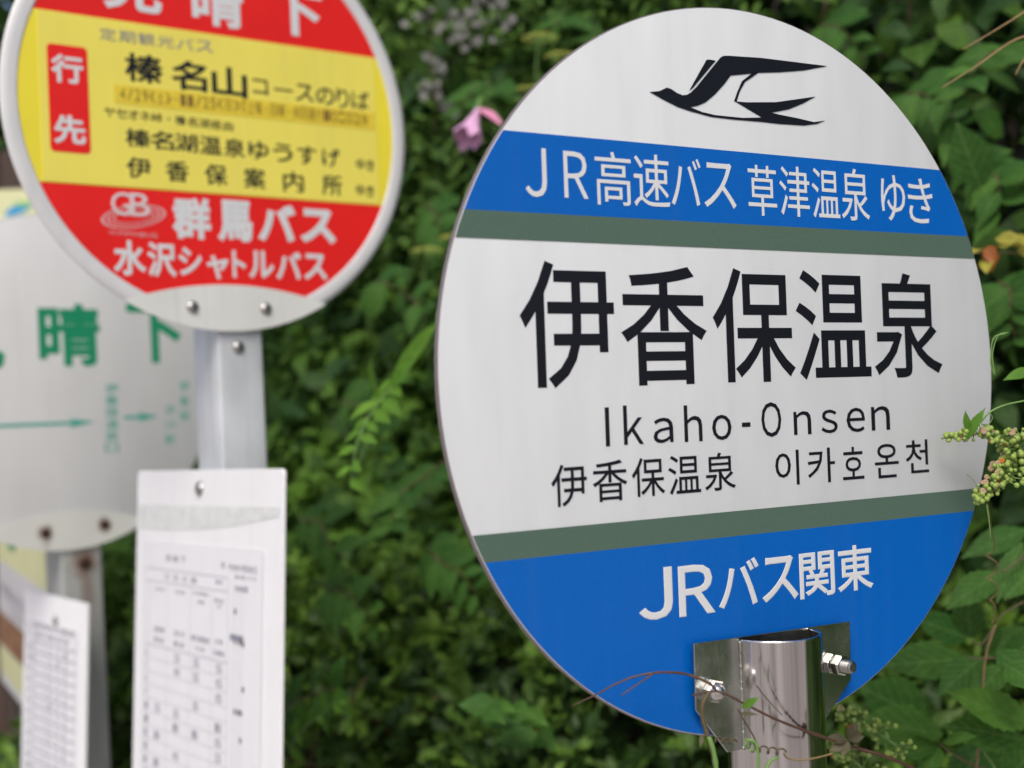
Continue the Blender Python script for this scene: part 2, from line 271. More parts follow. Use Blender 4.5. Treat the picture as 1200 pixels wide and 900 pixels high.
def lettering_run(name, items, y, mat_, parent, oz, bold, rz):
    V = []; F = []; off = 0
    for it in items:
        ch, u0, u1, z0, z1 = it
        if ch == '・': u0, u1, z0, z1 = u0*.65+u1*.35, u0*.35+u1*.65, z0*.6+z1*.4, z0*.4+z1*.6
        if ch == '～': z0, z1 = z0*.6+z1*.4, z0*.4+z1*.6
        v, fs = glyph(ch, bold)
        if len(v) == 0: continue
        used = sorted({i for f in fs for i in f}); mp = {i: k for k, i in enumerate(used)}; q = v[used]
        x0, x1 = q[:, 0].min(), q[:, 0].max(); y0, y1 = q[:, 1].min(), q[:, 1].max()
        nx = u0+(q[:, 0]-x0)/max(x1-x0, 1e-6)*(u1-u0); nz = z0+(q[:, 1]-y0)/max(y1-y0, 1e-6)*(z1-z0)+oz
        ny = y-rz*(q[:, 2]/max(bold, 1e-6) if bold > 0 else np.ones(len(q)))
        V += np.stack([nx, ny, nz], 1).tolist(); F += [tuple(mp[i]+off for i in f) for f in fs]; off += len(q)
    me = bpy.data.meshes.new(name); me.from_pydata(V, [], F); me.update(); return link(name, me, mat_, parent)
def line_items(text, x0, z0, h, wch, gap=0.0, vertical=False):
    out = []
    for i, c in enumerate(text):
        if c == ' ': continue
        if vertical: out.append((c, x0, x0+wch, z0-i*(h+gap)-h, z0-i*(h+gap)))
        else: out.append((c, x0+i*(wch+gap), x0+i*(wch+gap)+wch, z0, z0+h))
    return out

# ================================================================== THE SIGNS
def rivet(parent, name, x, y, z, r, mat_, h=None):
    bm = bmesh.new(); h = h or r*.6
    lathe(bm, (x, y, z), (0, -1, 0), [(0, r), (h*.35, r*.97), (h*.7, r*.75), (h, r*.35)], 14)
    return smooth_by_angle(from_bm(name, bm, mat_, parent), 50)

# ---- 1. the round white sign in focus ------------------------------------------------
OZ = 1.5213
root = empty('bus_stop_sign', frame((0.2006, 1.1321, 0), (0.8455, 0.5339, 0), (0, 0, 1)),
             'white round bus stop sign with blue bands and black swallow emblem on a steel pole', 'bus stop sign')
def disc(name, r, y0, y1, mats, parent, oz, bev=0.0008, n=160):
    bm = bmesh.new(); prof = [(y0, r-bev*1.2), (y0+bev*.4, r-bev*.35), (y0+bev*1.2, r), (y1, r)]
    rings = [[bm.verts.new((rr*math.cos(2*math.pi*k/n), y, rr*math.sin(2*math.pi*k/n)+oz)) for k in range(n)] for y, rr in prof]
    bm.faces.new(rings[0]).material_index = 0; bm.faces.new(rings[-1][::-1]).material_index = 1
    for a, b in zip(rings, rings[1:]):
        for k in range(n): bm.faces.new((a[k], a[(k+1) % n], b[(k+1) % n], b[k])).material_index = 1
    return smooth_by_angle(from_bm(name, bm, mats, parent), 40)
d = disc('disc', .3, 0, .0042, [W_SHEET, ALU], root, OZ)
RP = .2985
flat('stripe', disc_seg(RP, .1207, .1809), -.0001, BLUE, d, OZ, .0003)['label'] = 'upper blue band'
flat('stripe', disc_seg(RP, .1001, .1207), -.0001, GREYGREEN, d, OZ, .0003)['label'] = 'upper grey green band'
flat('stripe', disc_seg(RP, -.1357, -.1153), -.0001, GREYGREEN, d, OZ, .0003)['label'] = 'lower grey green band'
flat('stripe', disc_seg(RP, -.31, -.1357), -.0001, BLUE, d, OZ, .0003)['label'] = 'lower blue area'
lettering('lettering', GLYPHS['band'], -.0005, PALE_INK, d, OZ, .001)
lettering('lettering', GLYPHS['name'], -.0002, BLACK_INK, d, OZ, .009)
lettering('lettering', GLYPHS['roman'], -.0002, BLACK_INK, d, OZ, .003)
lettering('lettering', GLYPHS['small'], -.0002, BLACK_INK, d, OZ, .004)
lettering('lettering', GLYPHS['foot'], -.0005, PALE_INK, d, OZ, .014)
for i, P in enumerate(BIRD):
    if i == 0: em = flat('bird_emblem', P, -.0002, BLACK_INK, d, OZ, .0003)
    else: flat('wing_line', P, -.0002, BLACK_INK, em.parent, OZ, .0003)
# mounting plate, slightly proud of the disc, and the tube welded to it
bm = bmesh.new(); prism(bm, [(x, z+OZ) for x, z in [(-.0812, -.2155), (.0917, -.2178), (.0905, -.2673), (.0481, -.3065), (-.0500, -.3065), (-.0815, -.2681)]][::-1], -.0085, -.0062)
pl = from_bm('mounting_plate', bm, STEEL_PLATE, root)
md = pl.modifiers.new('b', 'BEVEL'); md.width = .0005; md.segments = 2
PX, PY, PR = .0062, -.0045, .0400
def tube_wall(name, x, y, r, t, z0, z1, mat_, parent, a0=0, a1=360, n=64, b=.0006):
    bm = bmesh.new(); rows = []
    for k in range(n+1):
        a = R(a0+(a1-a0)*k/n); c, s = math.cos(a), math.sin(a)
        rows.append([bm.verts.new((x+rr*c, y+rr*s, z)) for rr, z in ((r, z0), (r, z0+.0005), (r, z1-.0014), (r, z1-.0008), (r-b, z1), (r-t+b, z1), (r-t, z1-.0008), (r-t, z1-.0014), (r-t, z0))])
    for a, b in zip(rows, rows[1:]):
        for j in range(8): bm.faces.new((a[j], a[j+1], b[j+1], b[j]))
        bm.faces.new((a[8], a[0], b[0], b[8]))
    if a1-a0 < 360:
        bm.faces.new(rows[0]); bm.faces.new(rows[-1][::-1])
    else: bmesh.ops.remove_doubles(bm, verts=bm.verts, dist=1e-6)
    return smooth_by_angle(from_bm(name, bm, mat_, parent), 40)
po = tube_wall('pole', PX, PY, PR, .0028, OZ-.3068, OZ-.2182, STEEL, root, 188, 352); po['label'] = 'half tube at the top of the pole, welded to the plate'
tube_wall('pole', PX, PY, PR, .0028, -.02, OZ-.3068, STEEL, root, b=.00002)['label'] = 'full tube of the pole'
# weld beads down the left seam
bm = bmesh.new(); tube(bm, [(PX-PR+.0004+random.uniform(-.0003, .0003), -.0087, OZ-.2190-k*.0036) for k in range(25)], .0014, .0014, 8, 3, wob=.28)
smooth_by_angle(from_bm('weld_seam', bm, STEEL_PLATE, root), 60)
# right bolt: washer, two nuts, thread end; left bolt: washer and dome nut
def bolt(x, z, long):
    o = (x, -.0085, z+OZ); a = (0, -1, 0)
    bm = bmesh.new(); lathe(bm, o, a, [(0, .0105), (.0016, .0105)], 28)
    b = smooth_by_angle(from_bm('bolt', bm, BRIGHT_BOLT, root), 30)
    def hexa(d0, d1, r, nm='nut'):
        bm = bmesh.new(); lathe(bm, o, a, [(d0, r*.86), (d0+.0008, r), (d1-.0012, r), (d1, r*.84)], 6); return from_bm(nm, bm, BRIGHT_BOLT, b)
    if long:
        hexa(.0018, .010, .0092); bm = bmesh.new(); lathe(bm, o, a, [(.0102, .0085), (.0118, .0085)], 24); from_bm('washer', bm, BRIGHT_BOLT, b)
        hexa(.0122, .0195, .0090)
        bm = bmesh.new(); prof = []
        for k in range(9): prof += [(.0193+k*.0010, .0054), (.0198+k*.0010, .0048)]
        lathe(bm, o, a, prof+[(.0288, .0050), (.0295, .0035)], 18); from_bm('thread', bm, BOLT, b)
    else:
        hexa(.0018, .0085, .0098)
        bm = bmesh.new(); lathe(bm, o, a, [(.0083, .0070), (.011, .0064), (.0132, .0045), (.0142, .002)], 18); smooth_by_angle(from_bm('cap', bm, BRIGHT_BOLT, b), 60)
bolt(.0625, -.2492, True); bolt(-.0660, -.2545, False)

# ---- 2. the red and yellow sign ------------------------------------------------------
vz = Vector((-0.0143, 0.0206, 0.9997)); C = Vector((-0.3905, 1.889, 1.9151)); OZ = C.z/vz.z
root = empty('bus_stop_sign', frame(C-vz*OZ, (0.7987, 0.6017, -0.001), vz),
             'red and yellow round bus stop sign with wide pale rim on a square post', 'bus stop sign')
d = disc('disc', .3, 0, .004, [RIM, RIM], root, OZ)
bm = bmesh.new(); n = 120; prof = [(.2785, 0), (.2805, -.0022), (.290, -.0030), (.2975, -.0022), (.3008, .0008)]
rings = [[bm.verts.new((r*math.cos(2*math.pi*k/n), y, r*math.sin(2*math.pi*k/n)+OZ)) for k in range(n)] for r, y in prof]
for a, b in zip(rings, rings[1:]):
    for k in range(n): bm.faces.new((a[k], a[(k+1) % n], b[(k+1) % n], b[k]))
smooth_by_angle(from_bm('rim', bm, RIM, root), 40)
RI = .2783
flat('red_area', disc_seg(RI, .1115, .29), -.0002, RED, d, OZ)['label'] = 'upper red area'
flat('yellow_area', disc_seg(RI, -.112, .1115), -.0002, YELLOW, d, OZ)
flat('red_area', disc_seg(RI, -.29, -.112), -.0002, RED, d, OZ)['label'] = 'lower red area'
st = flat('destination_sticker', rbox_pts(-.2505, .2503, -.1108, .1108), -.0007, YELLOW2, d, OZ, .0007)
flat('red_box', rbox_pts(-.2395, -.1870, -.0715, .0682, .006), -.0015, RED, d, OZ)
flat('patch', [(-.1525, .0245), (.2478, .0270), (.2470, .0015), (-.1525, .0000)], -.0015, OCHRE, d, OZ)
lettering('lettering', GLYPHS['r_head'], -.0008, W_SHEET, d, OZ, .03)
for k, b in (('r_tour', .002), ('r_course', .01), ('r_via', .01)): lettering('lettering', GLYPHS[k], -.0016, GREY_INK if k == 'r_tour' else BLACK_INK, d, OZ, b)
lettering('lettering', GLYPHS['r_haruna'], -.0016, BLACK_INK, d, OZ, .024)
lettering('lettering', GLYPHS['r_date'], -.0021, mat('brown_ink', (.22, .13, .02), .5), d, OZ, .0)
for k in ('r_lake', 'r_info', 'r_yuki1', 'r_yuki2'): lettering('lettering', GLYPHS[k], -.0016, BLACK_INK, d, OZ, .018)
for k, b in (('r_gunma', .045), ('r_shuttle', .03)): lettering('lettering', GLYPHS[k], -.0008, W_SHEET, d, OZ, b)
PINKISH = mat('translucent_white_ink', (.62, .34, .34), .45)
lettering('lettering', GLYPHS['r_gb'], -.0012, mat('logo_white', (.66, .55, .56), .45), d, OZ, .006); lettering('lettering', GLYPHS['r_gbsub'], -.0010, PINKISH, d, OZ, .0)
lettering('lettering', GLYPHS['r_dest'], -.0021, W_SHEET, d, OZ, .03)
for k, (ax, az) in enumerate(((.045, .0155), (.037, .0115), (.029, .008))):     # rings of the spa logo under the letters
    P = []; tl = .16
    for sgn, rr in ((1, 1.0), (-1, .90)):
        for i in range(33):
            t = 2*math.pi*i/32*sgn; x = ax*rr*math.cos(t); z = az*rr*math.sin(t); P.append((-.132+x, -.1500+z+x*tl))
    bm = bmesh.new(); vs = [bm.verts.new((x, -.0009-.00005*k, z+OZ)) for x, z in P]
    for i in range(32): bm.faces.new((vs[i], vs[i+1], vs[33+31-i], vs[33+32-i]))
    from_bm('logo_ring', bm, PINKISH, d)
# (see foot plate below)
# pale lens-shaped foot plate with two rivets
def lens(z_lo, half, top, r, cx=0.0):
    pts = []
    for i in range(25): x = -half+2*half*i/24; pts.append((cx+x, -math.sqrt(max(r*r-x*x, 0))-.0005))
    for i in range(1, 24): x = half-2*half*i/24; pts.append((cx+x, top-(top+math.sqrt(r*r-half*half))*((x/half)**2)))
    return pts
flat('foot_plate', lens(0, .150, -.2375, .3015), -.0012, RIM_W, root, OZ, .0022)
rivet(root, 'rivet', -.0555, -.0034, -.2693+OZ, .0088, BOLT); rivet(root, 'rivet', .054, -.0034, -.2702+OZ, .0088, BOLT)
def square_post(root, x0, w1, w2, y0, ztop, zbot, mat_, t=.003):
    bm = bmesh.new(); r = .004; pts = []
    for cx, cy, a in ((x0+w1-r, y0+r, -90), (x0+w1-r, y0+w2-r, 0), (x0+r, y0+w2-r, 90), (x0+r, y0+r, 180)):
        for i in range(5): q = R(a+90*i/4); pts.append((cx+r*math.cos(q), cy+r*math.sin(q)))
    a = [bm.verts.new((x, y, zbot)) for x, y in pts]; b = [bm.verts.new((x, y, ztop)) for x, y in pts]
    for i in range(len(pts)): bm.faces.new((a[i], a[(i+1) % len(pts)], b[(i+1) % len(pts)], b[i]))
    bm.faces.new(a[::-1])
    c = [bm.verts.new((x0+w1/2+(x-x0-w1/2)*(1-2*t/w1), y0+w2/2+(y-y0-w2/2)*(1-2*t/w2), ztop)) for x, y in pts]
    e = [bm.verts.new((v.co.x, v.co.y, ztop-.1)) for v in c]
    for i in range(len(pts)):
        j = (i+1) % len(pts); bm.faces.new((b[i], b[j], c[j], c[i])); bm.faces.new((c[i], c[j], e[j], e[i]))
    return smooth_by_angle(from_bm('pole', bm, mat_, root), 40)
square_post(root, -.0173, .0683, .082, .0042, OZ-.2905, -.02, GALV)
rivet(root, 'rivet', .013, .0042, -.3236+OZ, .0090, BOLT)

# ---- 3. the white sign with green lettering ------------------------------------------
vz = Vector((-0.0183, 0.0119, 0.9998)); C = Vector((-0.8014, 2.4384, 1.5685)); OZ = C.z/vz.z
root = empty('bus_stop_sign', frame(C-vz*OZ, (0.7454, 0.6666, 0.0057), vz),
             'dull white round sign with green lettering and rusty rivets behind the red and yellow sign', 'bus stop sign')
d = disc('disc', .3, 0, .003, [WHITE_SIGN, ALU], root, OZ)
lettering('lettering', GLYPHS['w_name'], -.0002, GREEN_INK, d, OZ, .03)
for k in ('w_v1', 'w_v2', 'w_v3'): lettering('lettering', GLYPHS[k], -.0002, TEAL_INK, d, OZ, .008)
def arrow(x0, x1, z, hw, hl, lw):
    return [(x0, z-lw), (x1-hl*.8, z-lw), (x1-hl, z-hw), (x1, z), (x1-hl, z+hw), (x1-hl*.8, z+lw), (x0, z+lw)]
flat('arrow', arrow(-.27, .056, -.0755, .0085, .050, .0028), -.0001, TEAL_INK, d, OZ)
flat('arrow', arrow(.113, .181, -.0697, .0085, .042, .0028), -.0001, TEAL_INK, d, OZ)
FOOT3 = stains(mat('foot_plate_white', (.66, .67, .63), .45, noise=.08, nscale=12), [(-.045, OZ-.2673, .017, .024), (.065, OZ-.2623, .016, .016)])
flat('foot_plate', lens(0, .150, -.232, .3012), -.0006, FOOT3, root, OZ, .0016)
rivet(root, 'rivet', -.0451, -.002, -.2673+OZ, .0090, RUST); rivet(root, 'rivet', .0652, -.002, -.2623+OZ, .0090, RUST)
POST3 = stains(mat('weathered_post', (.42, .43, .41), .6, .15, noise=.25, nscale=14, bump=.2, bscale=80, stretch=(1, 1, .3)), [(.0264, OZ-.3279, .030, .10)])
square_post(root, -.015, .0749, .0742, .0032, OZ-.2925, -.02, POST3)
rivet(root, 'rivet', .0264, .0032, -.3279+OZ, .0105, RUST)

# ---- 4. timetable boards hanging on the two square posts ------------------------------
def board(P, X, Z, half, h, label, r=.008):
    X = Vector(X).normalized(); Z = Vector(Z); Z = (Z-X*Z.dot(X)).normalized(); P = Vector(P); root = empty('timetable_board', frame(P-Z*(h-.0015), X, Z), label, 'timetable', 'timetable boards fixed to the posts')
    bm = bmesh.new(); prism(bm, rbox_pts(-half, half, 0, h, r), -.0045, 0)
    o = from_bm('panel', bm, PLASTIC, root); m = o.modifiers.new('b', 'BEVEL'); m.width = .001; m.segments = 2; m.limit_method = 'ANGLE'
    return root
H = .70
B1 = board((-0.4301, 1.9054, 1.4211), (0.6015, -0.7985, 0.025), (0.0337, 0.0566, 0.9978), .2395, H,
           'long white timetable board with crumpled tape strip below the red and yellow sign')
Y0 = -.0046
def fl(nm, pts, y, m, par=B1, th=.0003): return flat(nm, pts, y, m, par, H, th)
fl('tape_strip', [(-.2375, -.0510), (.2330, -.0485)]+[(.233-.4705*i/14, -.0485-.0010-.0375*math.sin(math.pi*min(1, .12+i/14*1.05)/2)**.8) for i in range(15)], Y0, SILVER, th=.0006)
paper = fl('paper', rbox_pts(-.208, .192, -.69, -.103), Y0, PAPER, th=.0008)
YP = Y0-.0009
bm = bmesh.new()
def ln(bm, x0, z0, x1, z1, wdt=.0006, y=YP, oz=H):
    dx, dz = x1-x0, z1-z0; L = math.hypot(dx, dz); nx, nz = -dz/L*wdt, dx/L*wdt
    vs = [bm.verts.new((x, y, z+oz)) for x, z in ((x0-nx, z0-nz), (x1-nx, z1-nz), (x1+nx, z1+nz), (x0+nx, z0+nz))]; bm.faces.new(vs)
ln(bm, -.1985, -.1448, .0845, -.1448, .0008); ln(bm, -.1985, -.1632, .0845, -.1632, .0008)
ln(bm, -.198, -.257, .088, -.257, .0008)
for k in range(21): ln(bm, -.198, -.2765-k*.0196, .088, -.2765-k*.0196, .00045)
for x in (-.1985, -.180, -.1155, -.035, .037, .0867): ln(bm, x, -.1448 if x in (-.1985, .0867) else -.1632, x, -.685, .0005)
ln(bm, .188, -.11, .188, -.685, .0006)
for x in (.105, .119, .130): ln(bm, x, -.152, x, -.66, .0004)
tag(from_bm('table_lines', bm, LIGHT_LINE, B1), kind='stuff')
T = []
T += line_items('見晴下', -.1235, -.1320, .0095, .018, .008)
T += line_items('行先方面', -.126, -.1585, .0085, .017, .014)
T += line_items('備考', .048, -.1550, .006, .009, .003)
T += line_items('改', .064, -.1330, .0090, .012, 0); T += line_items('平成年月日改正', .0875, -.1345, .0085, .0105, .0018)
T += line_items('群馬バス', .107, -.1445, .0050, .013, .0035); T += line_items('系統図', .1080, -.1610, .008, .011, .002)
for x in (-.160, -.0885): T += line_items('系統', x, -.1755, .004, .016, .003)
T += line_items('水沢経由', -.027, -.1735, .005, .011, .002); T += line_items('温泉', -.010, -.1850, .005, .010, .002)
T += line_items('榛名', .045, -.1790, .005, .012, .003); T += line_items('行', .053, -.1870, .006, .012, 0)
for x, a in ((-.162, '高崎駅前'), (-.0900, '渋川駅前')):
    T += line_items(a[:2], x, -.2365, .0085, .016, .004); T += line_items(a[2:], x, -.2515, .0080, .016, .004)
T += line_items('榛名湖温泉', -.030, -.2375, .0085, .0105, .002); T += line_items('行き', -.016, -.2500, .006, .014, .003)
T += line_items('土休', .046, -.2350, .008, .012, .002); T += line_items('日運転', .044, -.2500, .007, .010, .002)
for k in range(20):
    z = -.2735-k*.0196; T += line_items('%d' % ((6+k) % 24), -.1935, z, .011, .0055, .001)
    for x in (-.155, -.088, -.022, .052):
        if random.random() < .55: T += line_items(random.choice(['10', '25', '40', '55', '05', '35']), x, z, .0125, .0085, .002)
for z in (-.2225,): T += line_items('●●●●', .0945, z-.004, .010, .0095, .0005)
lettering('printed_text', T, YP, GREY_INK, B1, H, .010)
bm = bmesh.new()
for x, z in ((.109, -.187), (.135, -.286), (.112, -.317), (.122, -.317), (.130, -.317), (.129, -.352), (.122, -.405), (.110, -.226), (.124, -.227), (.134, -.228), (.118, -.44), (.126, -.475)):
    vs = [bm.verts.new((x+.0032*math.cos(k*math.pi/4), YP-.0001, z+H+.0045*math.sin(k*math.pi/4))) for k in range(8)]; bm.faces.new(vs)
tag(from_bm('route_dots', bm, DARK_INK, B1), kind='stuff')
rivet(B1, 'rivet', -.0102, Y0, H-.0262, .0105, BOLT)

H2 = .62
B2 = board((-0.8229, 2.4373, 1.1843), (0.6664, -0.7453, -0.015), (0.019, 0.0452, 0.9988), .1335, H2,
           'small white timetable board with dense grey table on the rust stained post')
flat('paper', rbox_pts(-.118, .108, -.60, -.046), Y0, PAPER, B2, H2, .0008)
bm = bmesh.new()
for k in range(26): ln(bm, -.088, -.088-k*.0195, .094, -.088-k*.0195, .0022, YP, H2)
for x in (-.116, -.108, -.088, -.02, .05, .094): ln(bm, x, -.052, x, -.59, .0012, YP, H2)
tag(from_bm('table_lines', bm, LIGHT_LINE, B2), kind='stuff')
T = line_items('系統時刻運賃', -.085, -.064, .010, .026, .003)+line_items('案内運賃表', -.080, -.080, .009, .026, .004)
for k in range(25):
    T += line_items('%02d' % (k % 24), -.107, -.105-k*.0195, .010, .007, .001)
    T += line_items(''.join(random.choice('0123456789') for _ in range(5)), -.078, -.103-k*.0195, .009, .012, .019)
lettering('printed_text', T, YP, GREY_INK, B2, H2, .012)
rivet(B2, 'rivet', .010, Y0, H2-.042, .0095, BOLT)

# ---- 5. the pale yellow map board edge-on at the far left -----------------------------
X3 = Vector((0.46104, -0.88738, 0)); B3 = empty('map_board', frame((-0.9128, 2.66, 0), X3, (0, 0, 1)),
    'pale yellow map board with brown map band behind the rust stained post', 'map board')
bm = bmesh.new(); prism(bm, rbox_pts(-.95, 0, .865, 1.46, .004), 0, .02)
from_bm('panel', bm, mat('white_border', (.66, .67, .68), .4, noise=.05), B3)
def f3(nm, x0, x1, z0, z1, m): return flat(nm, rbox_pts(x0, x1, z0, z1), -.0002, m, B3, 0, .0006)
f3('yellow_field', -.94, -.004, 1.163, 1.44, PALE_YEL); f3('white_field', -.94, -.004, 1.040, 1.160, PAPER)
f3('map_print', -.94, -.05, .958, 1.037, BROWN_MAP); f3('yellow_field', -.94, -.004, .890, .955, PALE_YEL)
flat('green_dot', [(-.53+.085*math.cos(t*math.pi/12), 1.232+.030*math.sin(t*math.pi/12)) for t in range(24)], -.0008, GREEN_INK, B3, 0, .0004)
T = line_items('案内図', -.78, 1.085, .030, .05, .02)+line_items('伊香保温泉', -.60, 1.075, .034, .055, .018)+line_items('駐車場', -.56, 1.048, .018, .05, .02)
lettering('lettering', T, -.0009, GREY_INK, B3, 0, .0)
for i, x in enumerate((-.30, -.85)):
    b2 = bmesh.new(); prism(b2, rbox_pts(x, x+.06, -.02, 1.40), .021, .07); from_bm('leg', b2, GALV, B3)

# ---- 6. second pale notice board and timber fence at the far left ---------------------
Y = 3.35; a = at(34, 221, Y); b = at(-140, 235, Y)
NB = empty('notice_board', frame((a.x, Y, 0), (1, 0, 0), (0, 0, 1)), 'cream notice board with a blue mark at the left edge above the dull white sign', 'notice board')
zt = a.z; bm = bmesh.new(); prism(bm, rbox_pts(-.62, 0.02, zt-.48, zt, .01), 0, .02); from_bm('panel', bm, PALE_YEL, NB)
q = at(22, 245, Y); flat('blue_mark', [(q.x-a.x+.035*math.cos(t*.5236), q.z+.013*math.sin(t*.5236)+.012*math.cos(t*.5236)) for t in range(12)], -.0002, mat('cyan_print', (.02, .28, .55), .5), NB, 0, .0005)
q = at(30, 239, Y); flat('green_mark', [(q.x-a.x+.03*math.cos(t*.5236), q.z+.006*math.sin(t*.5236)) for t in range(12)], -.0010, mat('light_green_print', (.22, .5, .16), .5), NB, 0, .0004)
flat('white_field', rbox_pts(-.60, -.0, zt-.46, zt-.07), -.0001, RIM_W, NB, 0, .0005)
for x in (-.12, -.56): b2 = bmesh.new(); prism(b2, rbox_pts(x, x+.05, -.02, zt-.05), .021, .07); from_bm('leg', b2, WOOD, NB)

Y = 3.62; FE = empty('timber_fence', frame((at(44, 500, Y).x, Y, 0), (1, -.55, 0), (0, 0, 1)), 'dark brown timber board fence behind the notice boards at the left edge', 'fence')
zt = at(0, 168, Y).z; pm = None
for k in range(14):
    if pm is None:
        bm = bmesh.new(); prism(bm, rbox_pts(0, .112, .02, zt, .004), 0, .022); o = from_bm('plank', bm, WOOD, FE); pm = o.data
    else: o = bpy.data.objects.new('plank', pm); COL.objects.link(o); o.parent = FE
    o.location = (-k*.12-.12, random.uniform(-.004, .004), random.uniform(-.015, .01))
for z in (.5, zt-.35):
    bm = bmesh.new(); prism(bm, rbox_pts(-1.8, .0, z, z+.08), .024, .06); from_bm('rail', bm, WOOD, FE)

# ================================================================== PLANTS
def leaf_mat(name, c_dark, c_light, rough=.45, trans=.25, vein=.25, spec=.4):
    m = bpy.data.materials.new(name); m.use_nodes = True; n = m.node_tree; p = n.nodes['Principled BSDF']; out = n.nodes['Material Output']
    at_ = n.nodes.new('ShaderNodeAttribute'); at_.attribute_name = 'tint'
    oi = n.nodes.new('ShaderNodeObjectInfo'); ad = n.nodes.new('ShaderNodeMath'); ad.operation = 'MULTIPLY_ADD'; ad.inputs[1].default_value = .35
    n.links.new(oi.outputs['Random'], ad.inputs[0]); n.links.new(at_.outputs['Fac'], ad.inputs[2])
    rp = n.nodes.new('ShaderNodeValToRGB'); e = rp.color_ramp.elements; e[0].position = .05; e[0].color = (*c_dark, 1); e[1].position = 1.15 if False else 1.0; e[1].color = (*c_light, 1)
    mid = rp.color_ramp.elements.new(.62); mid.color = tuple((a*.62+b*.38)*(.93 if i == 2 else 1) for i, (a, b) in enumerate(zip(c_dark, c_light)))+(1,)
    n.links.new(ad.outputs[0], rp.inputs[0])
    # veins from the leaf's own coordinates: u along the leaf, v across it
    uv = n.nodes.new('ShaderNodeUVMap'); uv.uv_map = 'leaf'; sp = n.nodes.new('ShaderNodeSeparateXYZ'); n.links.new(uv.outputs[0], sp.inputs[0])
    av = n.nodes.new('ShaderNodeMath'); av.operation = 'ABSOLUTE'; n.links.new(sp.outputs[1], av.inputs[0])
    s1 = n.nodes.new('ShaderNodeMath'); s1.operation = 'MULTIPLY_ADD'; s1.inputs[1].default_value = -.38; n.links.new(av.outputs[0], s1.inputs[0]); n.links.new(sp.outputs[0], s1.inputs[2])
    s2 = n.nodes.new('ShaderNodeMath'); s2.operation = 'MULTIPLY'; s2.inputs[1].default_value = 40; n.links.new(s1.outputs[0], s2.inputs[0])
    s3 = n.nodes.new('ShaderNodeMath'); s3.operation = 'SINE'; n.links.new(s2.outputs[0], s3.inputs[0])
    s4 = n.nodes.new('ShaderNodeMapRange'); s4.inputs[1].default_value = .86; s4.inputs[2].default_value = 1.0; n.links.new(s3.outputs[0], s4.inputs[0])
    s5 = n.nodes.new('ShaderNodeMapRange'); s5.inputs[1].default_value = .07; s5.inputs[2].default_value = .015; n.links.new(av.outputs[0], s5.inputs[0])
    mx = n.nodes.new('ShaderNodeMath'); mx.operation = 'MAXIMUM'; n.links.new(s4.outputs[0], mx.inputs[0]); n.links.new(s5.outputs[0], mx.inputs[1])
    vm = n.nodes.new('ShaderNodeMath'); vm.operation = 'MULTIPLY'; vm.inputs[1].default_value = vein; n.links.new(mx.outputs[0], vm.inputs[0])
    mix = n.nodes.new('ShaderNodeMixRGB'); n.links.new(vm.outputs[0], mix.inputs[0]); n.links.new(rp.outputs[0], mix.inputs[1]); mix.inputs[2].default_value = (.16, .26, .08, 1)
    tc = n.nodes.new('ShaderNodeTexCoord'); nz = n.nodes.new('ShaderNodeTexNoise'); nz.inputs['Scale'].default_value = 60; n.links.new(tc.outputs['Object'], nz.inputs['Vector'])
    hs = n.nodes.new('ShaderNodeHueSaturation'); mr = n.nodes.new('ShaderNodeMapRange'); mr.inputs[1].default_value = .3; mr.inputs[2].default_value = .7; mr.inputs[3].default_value = .8; mr.inputs[4].default_value = 1.15
    n.links.new(nz.outputs['Fac'], mr.inputs[0]); n.links.new(mr.outputs[0], hs.inputs['Value']); n.links.new(mix.outputs[0], hs.inputs['Color'])
    n.links.new(hs.outputs[0], p.inputs['Base Color']); p.inputs['Roughness'].default_value = rough; p.inputs['Specular IOR Level'].default_value = spec
    bp = n.nodes.new('ShaderNodeBump'); bp.inputs['Strength'].default_value = .35; bp.inputs['Distance'].default_value = .001; bp.invert = True
    n.links.new(mx.outputs[0], bp.inputs['Height']); n.links.new(bp.outputs[0], p.inputs['Normal'])
    tr = n.nodes.new('ShaderNodeBsdfTranslucent'); h2 = n.nodes.new('ShaderNodeHueSaturation'); h2.inputs['Value'].default_value = 1.4; h2.inputs['Hue'].default_value = .485
    n.links.new(hs.outputs[0], h2.inputs['Color']); n.links.new(h2.outputs[0], tr.inputs[0])
    ms = n.nodes.new('ShaderNodeMixShader'); ms.inputs[0].default_value = trans
    n.links.new(p.outputs[0], ms.inputs[1]); n.links.new(tr.outputs[0], ms.inputs[2]); n.links.new(ms.outputs[0], out.inputs[0])
    return m
LEAF = leaf_mat('vine_leaf_green', (.018, .055, .013), (.105, .215, .028), rough=.55, spec=.22)
LEAF_BRIGHT = leaf_mat('young_leaf_green', (.07, .19, .02), (.19, .38, .045), trans=.35, spec=.2)
LEAF_SMALL = leaf_mat('azalea_leaf_green', (.016, .046, .010), (.15, .28, .035), vein=.1, spec=.28)
LEAF_NEAR = leaf_mat('near_vine_leaf_green', (.026, .090, .015), (.085, .20, .030), rough=.6, vein=.38, spec=.18)
LEAF_YEL = leaf_mat('yellowing_leaf', (.30, .30, .05), (.55, .45, .07))
LEAF_ORG = leaf_mat('orange_dead_leaf', (.25, .07, .02), (.45, .14, .03))
LEAF_PURPLE = leaf_mat('purplish_young_leaf', (.06, .05, .03), (.11, .09, .045), vein=.3)
STEM = mat('brown_green_stem', (.10, .075, .03), .6, noise=.3, nscale=40)
STEM_RED = mat('red_brown_vine_stem', (.085, .040, .024), .5, noise=.3, nscale=60)
STEM_GREEN = mat('green_stem', (.14, .26, .06), .5, noise=.2, nscale=60)
STEM_TAN = mat('dry_tan_stem', (.24, .16, .07), .7, noise=.2, nscale=60)
SOIL = mat('dark_leaf_litter', (.018, .016, .009), .9, noise=.6, nscale=12, bump=.6, bscale=30)

